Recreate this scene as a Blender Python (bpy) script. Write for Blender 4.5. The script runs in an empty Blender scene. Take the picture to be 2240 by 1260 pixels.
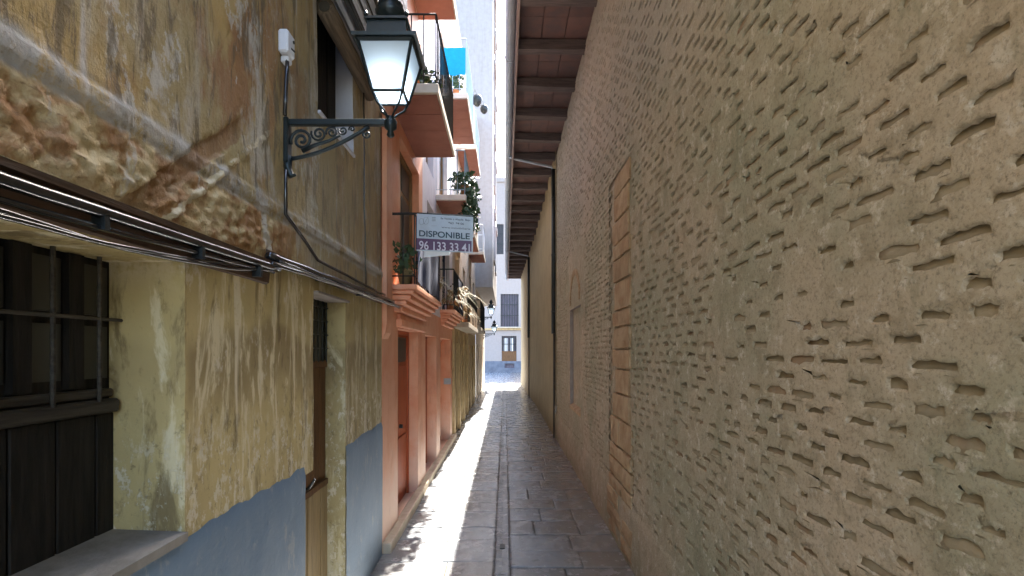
import bpy, bmesh, math, random
import numpy as np
from mathutils import Vector, Matrix
random.seed(7)
R = math.radians
S = bpy.context.scene
col = S.collection
# ------------------------------------------------------------------ camera, light
F = 1130.0; CX = 1105.0; CY = 768.0; H = 2.0
cd = bpy.data.cameras.new('camera'); cam = bpy.data.objects.new('camera', cd); col.objects.link(cam)
cam.location = (0, 0, H); cam.rotation_euler = (R(90), 0, 0)
cd.sensor_width = 36; cd.lens = 36 * F / 2240; cd.shift_x = (1120 - CX) / 2240; cd.shift_y = (CY - 630) / 2240
cd.clip_start = .05; cd.clip_end = 500
S.camera = cam
SUN = Vector((.078, .87, 1.0)).normalized()
w = bpy.data.worlds.new('World'); S.world = w; w.use_nodes = True
nt = w.node_tree; nt.nodes.clear()
sky = nt.nodes.new('ShaderNodeTexSky'); sky.sky_type = 'NISHITA'; sky.sun_disc = False
sky.sun_elevation = math.asin(SUN.z); sky.sun_rotation = math.atan2(SUN.x, SUN.y)
sky.air_density = 1.0; sky.dust_density = 2.2; sky.ozone_density = .8
bg = nt.nodes.new('ShaderNodeBackground'); bg.inputs[1].default_value = .15
wo = nt.nodes.new('ShaderNodeOutputWorld')
nt.links.new(sky.outputs[0], bg.inputs[0]); nt.links.new(bg.outputs[0], wo.inputs[0])
sl = bpy.data.lights.new('sun', 'SUN'); sl.energy = 4.6; sl.angle = R(.53); sl.color = (1, .95, .87)
so = bpy.data.objects.new('sun', sl); col.objects.link(so)
so.rotation_euler = (-SUN).to_track_quat('-Z', 'Y').to_euler(); so.location = (0, 0, 30)
S.view_settings.view_transform = 'Standard'; S.view_settings.look = 'None'
S.view_settings.gamma = 1; S.view_settings.use_curve_mapping = False
S.view_settings.exposure = 3.38
S.render.engine = 'CYCLES'
S.cycles.max_bounces = 10; S.cycles.diffuse_bounces = 7; S.cycles.glossy_bounces = 4
S.cycles.sample_clamp_indirect = 6
S.cycles.use_denoising = True

# ------------------------------------------------------------------ numpy noise
_T = np.random.default_rng(3).random((64, 64, 64))
def vn(x, y, z):
    x = np.asarray(x, float); y = np.asarray(y, float); z = np.asarray(z, float)
    x, y, z = np.broadcast_arrays(x, y, z)
    xi = np.floor(x).astype(int); yi = np.floor(y).astype(int); zi = np.floor(z).astype(int)
    fx = x - xi; fy = y - yi; fz = z - zi
    fx = fx * fx * (3 - 2 * fx); fy = fy * fy * (3 - 2 * fy); fz = fz * fz * (3 - 2 * fz)
    def g(a, b, c): return _T[(xi + a) & 63, (yi + b) & 63, (zi + c) & 63]
    a0 = g(0,0,0)*(1-fx)+g(1,0,0)*fx; a1 = g(0,1,0)*(1-fx)+g(1,1,0)*fx
    b0 = g(0,0,1)*(1-fx)+g(1,0,1)*fx; b1 = g(0,1,1)*(1-fx)+g(1,1,1)*fx
    return ((a0*(1-fy)+a1*fy)*(1-fz) + (b0*(1-fy)+b1*fy)*fz) * 2 - 1
def fbm(x, y, z, o=4):
    r = 0; a = 1.0; s = 1.0; t = 0
    for k in range(o):
        r = r + a * vn(x*s+k*17.3, y*s+k*5.1, z*s+k*9.7); t += a; a *= .5; s *= 2.03
    return r / t * 1.4

# ------------------------------------------------------------------ materials
class NT:
    def __init__(s, name):
        s.m = bpy.data.materials.new(name); s.m.use_nodes = True
        s.t = s.m.node_tree; s.t.nodes.clear()
        s.out = s.t.nodes.new('ShaderNodeOutputMaterial')
        s.b = s.t.nodes.new('ShaderNodeBsdfPrincipled')
        s.t.links.new(s.b.outputs[0], s.out.inputs[0])
        s.pos = s.t.nodes.new('ShaderNodeNewGeometry').outputs['Position']
    def set(s, sock, v):
        if hasattr(v, 'is_linked') or isinstance(v, bpy.types.NodeSocket): s.t.links.new(v, sock)
        elif isinstance(v, (tuple, list)):
            sock.default_value = (*v, 1) if len(v) == 3 and len(sock.default_value) == 4 else v
        else: sock.default_value = v
    def vec(s, sx=1, sy=1, sz=1, off=(0, 0, 0)):
        n = s.t.nodes.new('ShaderNodeMapping'); n.inputs['Scale'].default_value = (sx, sy, sz)
        n.inputs['Location'].default_value = off
        s.t.links.new(s.pos, n.inputs[0]); return n.outputs[0]
    def noise(s, scale, detail=5, rough=.55, vec=None, dist=0):
        n = s.t.nodes.new('ShaderNodeTexNoise'); n.inputs['Scale'].default_value = scale
        n.inputs['Detail'].default_value = detail; n.inputs['Roughness'].default_value = rough
        n.inputs['Distortion'].default_value = dist
        s.t.links.new(vec if vec is not None else s.pos, n.inputs['Vector']); return n.outputs['Fac']
    def vor(s, scale, vec=None, out='Distance'):
        n = s.t.nodes.new('ShaderNodeTexVoronoi'); n.inputs['Scale'].default_value = scale
        s.t.links.new(vec if vec is not None else s.pos, n.inputs['Vector']); return n.outputs[out]
    def ss(s, v, a, b):   # smoothstep a->b
        n = s.t.nodes.new('ShaderNodeMapRange'); n.interpolation_type = 'SMOOTHSTEP'
        s.set(n.inputs[0], v)
        if a <= b:
            n.inputs[1].default_value = a; n.inputs[2].default_value = b
        else:
            n.inputs[1].default_value = b; n.inputs[2].default_value = a
            n.inputs[3].default_value = 1; n.inputs[4].default_value = 0
        return n.outputs[0]
    def math(s, op, a, b=0.0):
        n = s.t.nodes.new('ShaderNodeMath'); n.operation = op
        s.set(n.inputs[0], a); s.set(n.inputs[1], b); return n.outputs[0]
    def mul(s, a, b): return s.math('MULTIPLY', a, b)
    def add(s, a, b): return s.math('ADD', a, b)
    def mix(s, f, a, b, blend='MIX'):
        n = s.t.nodes.new('ShaderNodeMix'); n.data_type = 'RGBA'; n.blend_type = blend
        s.set(n.inputs[0], f); s.set(n.inputs[6], a); s.set(n.inputs[7], b); return n.outputs[2]
    def sep(s):
        n = s.t.nodes.new('ShaderNodeSeparateXYZ'); s.t.links.new(s.pos, n.inputs[0]); return n.outputs
    def rnd(s):
        return s.t.nodes.new('ShaderNodeObjectInfo').outputs['Random']
    def bump(s, h, strength=.5, dist=.01):
        n = s.t.nodes.new('ShaderNodeBump'); n.inputs['Strength'].default_value = strength
        n.inputs['Distance'].default_value = dist; s.set(n.inputs['Height'], h)
        s.t.links.new(n.outputs[0], s.b.inputs['Normal'])
    def done(s, c=None, rough=None, metal=None, spec=None):
        if c is not None: s.set(s.b.inputs['Base Color'], c)
        if rough is not None: s.set(s.b.inputs['Roughness'], rough)
        if metal is not None: s.set(s.b.inputs['Metallic'], metal)
        if spec is not None: s.set(s.b.inputs['Specular IOR Level'], spec)
        return s.m

def dirty(name, c, c2=None, rough=.8, var=.35, scale=6, streak=.3, bump=.3, bd=.006, fine=60, metal=0, spec=.3, rnd=0.0):
    n = NT(name); c2 = c2 or tuple(v * .55 for v in c)
    f = n.ss(n.noise(scale, 6, .6), .38, .68)
    a = n.mix(n.mul(f, var), c, c2)
    st = n.ss(n.noise(9, 5, .6, n.vec(1.5, 1.5, .13)), .45, .75)
    a = n.mix(n.mul(st, streak), a, tuple(v * .6 for v in c2))
    g = n.noise(fine, 4, .7)
    a = n.mix(.35, a, n.mix(g, (.45, .45, .45), (1.3, 1.3, 1.3)), 'MULTIPLY') if False else a
    if rnd:
        r = n.rnd(); a = n.mix(n.mul(r, rnd), a, tuple(v * .5 for v in c2))
    n.bump(n.add(n.mul(g, .5), n.noise(scale * 2, 5)), bump, bd)
    return n.done(a, rough, metal, spec)

def m_upper():
    n = NT('ochre_plaster_upper'); x, y, z = n.sep()
    low = n.noise(1.1, 5, .6); st = n.noise(2.6, 7, .62, n.vec(1, 1.6, .30), .25)
    fst = n.noise(9, 7, .7, n.vec(1, 1.2, .36), .5)
    c = n.mix(n.ss(low, .35, .65), (.40, .31, .145), (.52, .34, .11))
    c = n.mix(n.mul(n.ss(n.noise(2.3, 6, .65, n.vec(1, 1, .55)), .52, .64), .8), c, (.30, .135, .050))
    c = n.mix(n.mul(n.ss(st, .56, .68), .7), c, (.48, .43, .34))
    c = n.mix(n.mul(n.ss(n.noise(1.9, 7, .72, n.vec(1, 1, .5, (3, 7, 1))), .54, .62), .75), c, (.54, .50, .43))
    tall = n.noise(4.2, 3, .5, n.vec(0, 1.3, .10, (0, 2.2, 5)))
    c = n.mix(n.mul(n.mul(n.ss(tall, .60, .66), .85), n.ss(n.noise(6, 5, .7), .36, .5)), c, (.66, .64, .60))
    c = n.mix(n.mul(n.ss(n.noise(3.1, 7, .72, n.vec(1, 1, .7, (6, 3, 8))), .57, .61), .75), c, (.60, .57, .49))
    c = n.mix(n.mul(n.ss(fst, .54, .72), .4), c, (.60, .52, .36))
    c = n.mix(n.mul(n.ss(n.noise(11, 7, .72, n.vec(1, 1.2, .25, (5, 2, 1)), .5), .50, .62), .8), c, (.13, .095, .05))
    c = n.mix(n.mul(n.ss(n.noise(28, 5, .7), .55, .75), .5), c, (.13, .09, .045))
    # far part goes greyer and greener
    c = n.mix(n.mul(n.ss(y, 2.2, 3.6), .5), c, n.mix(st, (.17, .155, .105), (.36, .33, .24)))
    # string course: greyish lime
    zz = n.add(z, n.mul(n.noise(9, 4), .05))
    band = n.mul(n.ss(zz, 2.70, 2.735), n.ss(zz, 2.845, 2.80))
    c = n.mix(n.mul(n.mul(band, .8), n.ss(n.noise(8, 6, .75), .38, .56)), c, (.46, .45, .42))
    # below the course: bare render, brown patches, white runs
    bel = n.mul(n.ss(zz, 2.73, 2.70), n.ss(y, 3.4, 2.6))
    k = n.mix(n.ss(n.noise(4.5, 6, .65), .42, .56), (.64, .52, .30), (.36, .19, .08))
    k = n.mix(n.ss(n.noise(6, 5, .6, n.vec(1, 1.6, .35, (1, 4, 0))), .57, .64), k, (.62, .58, .50))
    k = n.mix(n.mul(n.ss(n.noise(40, 4, .7, n.vec(1, .5, 1.4)), .55, .7), .6), k, (.17, .10, .05))
    c = n.mix(n.mul(bel, .9), c, k)
    # slanting repaired scar
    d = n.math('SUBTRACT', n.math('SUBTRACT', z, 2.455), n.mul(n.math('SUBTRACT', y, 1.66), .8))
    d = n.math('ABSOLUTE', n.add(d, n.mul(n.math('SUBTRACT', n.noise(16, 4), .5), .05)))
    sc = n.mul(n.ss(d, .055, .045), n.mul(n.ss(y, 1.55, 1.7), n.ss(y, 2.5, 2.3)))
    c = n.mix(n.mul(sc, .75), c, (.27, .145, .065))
    d2 = n.math('SUBTRACT', n.math('SUBTRACT', z, 2.455), n.mul(n.math('SUBTRACT', y, 1.82), .8))
    d2 = n.math('ABSOLUTE', n.add(d2, n.mul(n.math('SUBTRACT', n.noise(30, 4), .5), .05)))
    sc2 = n.mul(n.ss(d2, .022, .012), n.mul(n.ss(y, 1.7, 1.8), n.ss(y, 2.7, 2.5)))
    c = n.mix(n.mul(sc2, n.ss(n.noise(12, 3), .42, .5)), c, (.72, .64, .46))
    h = n.add(n.mul(n.noise(45, 6, .7), .6), n.mul(fst, 1.0)); h = n.add(h, n.mul(n.noise(14, 5, .6), .8))
    n.bump(h, .85, .014)
    return n.done(c, n.math('SUBTRACT', .8, n.mul(n.ss(fst, .45, .7), .35)), 0, .35)

def m_lower():
    n = NT('ochre_plaster_lower'); x, y, z = n.sep()
    low = n.noise(1.3, 5, .6, n.vec(1, 1, .7)); st = n.noise(6, 7, .68, n.vec(1, 1.4, .24), .6)
    c = n.mix(n.ss(low, .35, .65), (.58, .46, .215), (.44, .34, .155))
    up = n.add(z, n.mul(n.math('SUBTRACT', n.noise(1.6, 4), .5), .45))
    c = n.mix(n.mul(n.mul(n.ss(up, 2.12, 2.02), n.ss(up, 1.65, 1.95)), n.mul(n.ss(y, 1.92, 2.0), .75)), c, (.25, .18, .085))
    c = n.mix(n.mul(n.ss(st, .52, .60), .8), c, (.74, .65, .42))
    c = n.mix(n.mul(n.ss(n.noise(7, 7, .7, n.vec(1, 1.3, .28, (2, 9, 4)), .5), .54, .66), .75), c, (.17, .12, .055))
    tall = n.noise(5, 3, .5, n.vec(0, 1.5, .10, (0, 7.2, 2)))
    c = n.mix(n.mul(n.mul(n.ss(tall, .58, .64), .75), n.ss(n.noise(7, 5, .7), .36, .5)), c, (.78, .70, .50))
    c = n.mix(n.mul(n.ss(n.noise(15, 7, .75, n.vec(1, 1, .6)), .54, .68), .5), c, (.17, .125, .06))
    c = n.mix(n.mul(n.ss(n.noise(7, 7, .75, n.vec(1, 1, .6, (8, 1, 4))), .58, .66), .6), c, (.70, .64, .50))
    c = n.mix(n.mul(n.ss(y, 3.0, 4.4), .35), c, (.24, .22, .13))
    crust = n.mul(n.ss(n.add(z, n.mul(n.noise(4, 4), .3)), 1.95, 1.65), n.ss(n.noise(17, 7, .75, n.vec(1, 1, .7, (1, 1, 6))), .52, .60))
    c = n.mix(n.mul(crust, .7), c, (.74, .68, .52))
    crk = n.mul(n.ss(z, 2.0, 1.6), n.ss(n.noise(21, 6, .75, n.vec(1, 1, .8, (5, 3, 3))), .57, .66))
    c = n.mix(n.mul(crk, .6), c, (.16, .12, .06))
    h = n.add(n.mul(n.noise(55, 6, .7), .5), n.mul(st, .8)); h = n.add(h, n.mul(crust, .5)); h = n.add(h, n.mul(n.noise(9, 5), .8))
    n.bump(h, .6, .010)
    return n.done(c, .75, 0, .3)

def m_dado():
    n = NT('blue_dado_paint')
    c = n.mix(n.ss(n.noise(1.5, 5, .6), .3, .7), (.13, .20, .285), (.175, .255, .35))
    c = n.mix(n.mul(n.ss(n.noise(8, 6, .6, n.vec(1, 1.4, .2)), .5, .7), .35), c, (.22, .29, .36))
    c = n.mix(n.mul(n.ss(n.noise(22, 5, .7), .64, .74), .5), c, (.07, .09, .11))
    c = n.mix(n.mul(n.ss(n.noise(5, 7, .75, n.vec(1, 1, .5, (3, 1, 1))), .55, .62), .5), c, (.34, .36, .36))
    c = n.mix(n.mul(n.ss(n.add(n.sep()[2], n.mul(n.noise(7, 5, .7), .6)), .75, .3), .5), c, (.10, .12, .13))
    n.bump(n.add(n.noise(30, 5, .6), n.noise(6, 4)), .5, .009)
    return n.done(c, .55, 0, .4)

def m_mortar():
    n = NT('brick_wall_mortar'); x, y, z = n.sep()
    c = n.mix(n.ss(n.noise(1.0, 5, .6), .35, .65), (.44, .37, .26), (.35, .33, .225))
    c = n.mix(n.mul(n.ss(n.noise(.8, 4, .6, n.vec(1, 1, 1, (4, 4, 4))), .45, .65), .6), c, (.53, .42, .30))
    c = n.mix(n.mul(n.ss(n.noise(7, 7, .72), .50, .64), .5), c, (.26, .215, .135))
    c = n.mix(n.mul(n.ss(n.noise(12, 7, .7, n.vec(1, 1, 1, (9, 2, 2))), .54, .64), .7), c, (.60, .54, .43))
    c = n.mix(n.mul(n.ss(n.noise(3.4, 6, .7, n.vec(1, 1, .4, (2, 6, 2))), .55, .66), .45), c, (.19, .19, .115))
    c = n.mix(n.mul(n.ss(n.noise(70, 5, .8), .48, .68), .6), c, (.14, .115, .078))
    hi = n.mul(n.ss(z, 3.2, 4.8), .55)
    c = n.mix(hi, c, n.mix(n.noise(9, 6, .7), (.27, .25, .23), (.37, .34, .31)))
    h = n.add(n.noise(28, 7, .72), n.mul(n.noise(110, 3, .6), .5)); h = n.add(h, n.mul(n.noise(9, 4), .6))
    n.bump(h, .8, .011)
    return n.done(c, .9, 0, .2)

def m_brick():
    n = NT('old_brick'); r = n.rnd()
    c = n.mix(n.noise(14, 6, .7), (.30, .245, .16), (.40, .335, .225))
    c = n.mix(n.mul(n.ss(n.noise(3.1, 4, .6), .54, .66), .5), c, (.30, .155, .085))
    c = n.mix(n.mul(r, .35), c, (.14, .115, .08))
    n.bump(n.noise(60, 6, .75), .7, .008)
    return n.done(c, .92, 0, .15)

def m_slab():
    n = NT('paving_stone'); r = n.rnd(); x, y, z = n.sep()
    g = n.noise(24, 7, .7, n.vec(.55, 1.5, 1))
    c = n.mix(n.noise(5, 5, .65), (.17, .185, .205), (.31, .33, .345))
    c = n.mix(n.mul(n.ss(g, .5, .66), .5), c, (.25, .255, .26))
    c = n.mix(n.mul(n.ss(n.noise(9, 6, .7), .56, .66), .55), c, (.055, .055, .055))
    c = n.mix(n.mul(n.ss(r, .35, .95), .45), c, (.15, .125, .10))
    c = n.mix(n.mul(n.ss(n.add(x, n.mul(n.noise(2, 4), .5)), .55, 1.1), .6), c, (.20, .15, .10))  # browner toward the right wall: its bounced light painted into the stone colour
    n.bump(n.add(n.mul(g, .7), n.mul(n.noise(6, 4), 1.5)), .5, .012)
    ro = n.add(.10, n.mul(n.ss(n.noise(5, 6, .7), .35, .7), .28))
    return n.done(c, ro, 0, .55)

def m_flat(name, c, rough=.6, metal=0, spec=.4, bump=.15, vs=20):
    n = NT(name)
    a = n.mix(n.noise(vs, 5, .65), tuple(v * .72 for v in c), tuple(min(1, v * 1.2) for v in c))
    n.bump(n.noise(vs * 3, 4), bump, .004)
    return n.done(a, rough, metal, spec)

def m_wood(name, a, b, rough=.8, axis='z', rnd=.3, spec=.25):
    n = NT(name); sc = {'z': (14, 14, 1.2), 'y': (18, 1.0, 18), 'x': (1.2, 14, 14)}[axis]
    f = n.noise(2.6, 6, .65, n.vec(*sc), .4)
    c = n.mix(n.ss(f, .3, .7), a, b)
    c = n.mix(n.mul(n.rnd(), rnd), c, tuple(v * .4 for v in a))
    n.bump(f, .7, .008)
    return n.done(c, rough, 0, spec)

M = {}
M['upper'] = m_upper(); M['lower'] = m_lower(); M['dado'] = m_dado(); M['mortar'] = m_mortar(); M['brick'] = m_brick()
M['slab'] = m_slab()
M['white_reveal'] = dirty('whitewash_reveal', (.60, .60, .66), (.42, .42, .46), var=.4, streak=.25)
M['iron'] = m_flat('black_iron', (.022, .028, .030), .42, .3, .5, .4, 40)
M['lamp_iron'] = m_flat('lantern_green_black_iron', (.020, .030, .033), .35, .4, .5, .3, 30)
M['cable'] = m_flat('black_cable', (.014, .014, .016), .16, 0, 1.0, .05, 60)
M['shelf'] = m_wood('brown_board', (.12, .065, .035), (.06, .035, .02), .6, 'y')
M['dark_wood'] = m_wood('dark_weathered_wood', (.008, .007, .006), (.030, .025, .020), .75, 'z')
M['dark_wood_y'] = m_wood('dark_weathered_rail', (.03, .026, .022), (.09, .078, .062), .7, 'y')
M['pane'] = m_flat('dusty_pane', (.030, .029, .026), .35, 0, .5, .1, 8)
M['door_brown'] = m_wood('brown_door_wood', (.17, .085, .035), (.10, .05, .022), .6, 'z')
M['door_tan'] = m_wood('tan_door_wood', (.36, .27, .14), (.23, .165, .085), .6, 'z')
M['log'] = m_wood('old_log', (.20, .15, .10), (.085, .062, .042), .85, 'y')
M['grey_slat'] = m_wood('weathered_grey_slats', (.72, .72, .76), (.26, .26, .28), .6, 'y', .45)
def m_salmon():
    n = NT('salmon_paint'); x, y, z = n.sep()
    c = n.mix(n.ss(n.noise(2.2, 6, .65), .38, .68), (.78, .40, .245), (.71, .30, .165))
    wear = n.mul(n.ss(n.add(z, n.mul(n.math('SUBTRACT', n.noise(3, 5, .65), .5), 1.3)), 1.15, .2), .65)
    c = n.mix(wear, c, (.74, .58, .47))
    c = n.mix(n.mul(n.ss(n.noise(8, 6, .65, n.vec(1.3, 1.3, .3)), .54, .7), .3), c, (.42, .19, .12))
    n.bump(n.add(n.noise(50, 5, .6), n.noise(6, 4)), .3, .006)
    return n.done(c, .6, 0, .35)
M['salmon'] = m_salmon()
M['salmon_dark'] = dirty('salmon_door_paint', (.42, .10, .035), (.34, .075, .03), var=.5, streak=.3, rough=.5)
M['pale'] = dirty('pale_facade', (.74, .68, .68), (.62, .55, .58), var=.5, streak=.15)
M['cream'] = dirty('cream_facade', (.72, .62, .50), (.60, .48, .36), var=.5, streak=.2)
M['grey_cream'] = dirty('greyish_cream_facade', (.40, .36, .33), (.33, .29, .26), var=.5, streak=.2)
M['tan'] = dirty('tan_facade', (.55, .41, .22), (.36, .25, .12), var=.6, streak=.45)
M['tan_door'] = m_wood('tan_brown_door', (.32, .20, .10), (.19, .115, .055), .6, 'z')
M['beige'] = dirty('beige_stone', (.52, .44, .33), (.38, .30, .21), var=.6, streak=.2)
M['terracotta'] = m_flat('terracotta_soffit', (.36, .155, .11), .8, 0, .2, .5, 6)
M['white'] = m_flat('white_paint', (.80, .80, .80), .5, 0, .4, .1, 6)
M['rail_pale'] = m_flat('pale_blue_railing', (.30, .37, .42), .4, .2, .5, .1, 10)
M['navy'] = m_flat('navy_cloth', (.030, .040, .085), .75, 0, .2, .5, 30)
M['cyan'] = m_flat('cyan_cloth', (.01, .30, .50), .8, 0, .2, .3, 14)
M['leaf'] = m_flat('dark_leaf', (.045, .085, .040), .5, 0, .4, .1, 40)
M['leaf2'] = m_flat('olive_leaf', (.12, .14, .04), .55, 0, .35, .1, 40)
M['dry'] = m_flat('dry_leaf', (.62, .56, .40), .7, 0, .2, .1, 40)
M['dry2'] = m_flat('brown_dry_leaf', (.30, .20, .09), .7, 0, .2, .1, 40)
M['pot'] = m_flat('clay_pot', (.40, .17, .08), .8, 0, .2, .3, 20)
M['basket'] = m_flat('wicker_basket', (.24, .20, .10), .8, 0, .2, .7, 60)
M['block'] = dirty('orange_sandstone', (.48, .35, .205), (.35, .22, .115), var=1.0, scale=5, streak=.25, bump=.8, bd=.015, rnd=.25)
M['blockjoint'] = dirty('pale_lime_joint', (.58, .48, .33), (.42, .33, .21), var=.5, bump=.6)
M['skirt'] = dirty('smooth_base_render', (.44, .36, .255), (.30, .24, .17), var=.6, scale=3, streak=.2, bump=.5, bd=.01)
M['sill'] = dirty('grey_sill_cement', (.30, .28, .25), (.16, .15, .13), var=.6, scale=7, streak=.2, bump=.6, bd=.008)
M['farwall'] = dirty('far_ochre_render', (.35, .275, .16), (.24, .19, .11), var=.55, scale=2.2, streak=.45, bump=.4)
M['niche'] = dirty('grey_niche_render', (.30, .265, .235), (.20, .175, .15), var=.5, streak=.3)
M['rafter'] = m_wood('rafter_wood', (.09, .072, .072), (.16, .125, .12), .8, 'x')
M['rooftile'] = dirty('soffit_clay_tile', (.18, .105, .095), (.12, .090, .095), var=.8, scale=5, streak=0, rnd=.55)
M['gutter'] = m_flat('zinc_gutter', (.34, .39, .45), .4, .3, .5, .2, 8)
M['fascia'] = m_wood('fascia_board', (.40, .31, .29), (.27, .2, .19), .7, 'y')
M['joint'] = m_flat('dark_joint', (.07, .062, .05), .9, 0, .2, .4, 30)
M['end_white'] = dirty('end_facade_white', (.33, .29, .27), (.28, .24, .22), var=.4, streak=.1)
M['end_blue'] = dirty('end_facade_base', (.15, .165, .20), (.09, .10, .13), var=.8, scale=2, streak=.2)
M['shutter'] = m_wood('violet_grey_shutter', (.085, .075, .10), (.14, .125, .16), .6, 'z')
M['paper'] = m_flat('white_board', (.85, .87, .88), .4, 0, .4, .02, 4)
M['sign_pale'] = m_flat('sign_pale_blue', (.60, .68, .74), .35, 0, .4, .02, 4)
M['sign_purple'] = m_flat('sign_purple', (.13, .06, .13), .4, 0, .4, .02, 4)
M['ink'] = m_flat('sign_ink', (.03, .07, .10), .5, 0, .3, .02, 4)
M['ink_grey'] = m_flat('sign_grey_ink', (.36, .42, .46), .5, 0, .3, .02, 4)
M['ink_white'] = m_flat('sign_white_ink', (.80, .76, .84), .5, 0, .3, .02, 4)
M['plastic'] = m_flat('white_plastic_box', (.74, .75, .78), .4, 0, .5, .05, 6)
def m_glass():
    n = NT('frosted_lamp_glass')
    tr = n.t.nodes.new('ShaderNodeBsdfTranslucent'); tr.inputs[0].default_value = (.36, .42, .48, 1)
    g = n.t.nodes.new('ShaderNodeBsdfGlossy'); g.inputs['Roughness'].default_value = .15
    d = n.t.nodes.new('ShaderNodeBsdfDiffuse'); d.inputs[0].default_value = (.20, .235, .26, 1)
    m1 = n.t.nodes.new('ShaderNodeMixShader'); m1.inputs[0].default_value = .4
    n.t.links.new(tr.outputs[0], m1.inputs[1]); n.t.links.new(d.outputs[0], m1.inputs[2])
    m2 = n.t.nodes.new('ShaderNodeMixShader'); m2.inputs[0].default_value = .08
    n.t.links.new(m1.outputs[0], m2.inputs[1]); n.t.links.new(g.outputs[0], m2.inputs[2])
    n.t.links.new(m2.outputs[0], n.out.inputs[0]); return n.m
M['lampglass'] = m_glass()
def m_emit(name, c, s):
    n = NT(name); n.b.inputs['Emission Color'].default_value = (*c, 1); n.b.inputs['Emission Strength'].default_value = s
    return n.done(c, .5)
M['bulb'] = m_emit('lit_bulb', (.86, .95, 1.0), 9)

# ------------------------------------------------------------------ object helpers
ORG = {}
def tag(o, label=None, cat=None, group=None, kind=None):
    if label: o['label'] = label
    if cat: o['category'] = cat
    if group: o['group'] = group
    if kind: o['kind'] = kind
    return o
def thing(name, loc, label, cat, group=None):
    o = bpy.data.objects.new(name, None); col.objects.link(o); o.location = loc; o.empty_display_size = .2
    ORG[o.name] = Vector(loc); return tag(o, label, cat, group)
def mkobj(name, verts, faces, mats, parent=None, smooth=False, midx=None, keep=False):
    V = np.asarray(verts, dtype=float).reshape(-1, 3)
    c = Vector(((V[:, 0].min()+V[:, 0].max())/2, (V[:, 1].min()+V[:, 1].max())/2, V[:, 2].min()))
    me = bpy.data.meshes.new(name)
    me.from_pydata((V - np.array(c)).tolist(), [], faces if isinstance(faces, list) else faces.tolist())
    if not isinstance(mats, (list, tuple)): mats = [mats]
    for m in mats: me.materials.append(m)
    if midx is not None: me.polygons.foreach_set('material_index', midx)
    if smooth: me.polygons.foreach_set('use_smooth', [True] * len(me.polygons))
    me.update()
    o = bpy.data.objects.new(name, me); col.objects.link(o)
    ORG[o.name] = c
    if parent is not None:
        o.parent = parent; o.location = c - ORG[parent.name]
    else: o.location = c
    return o

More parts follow.
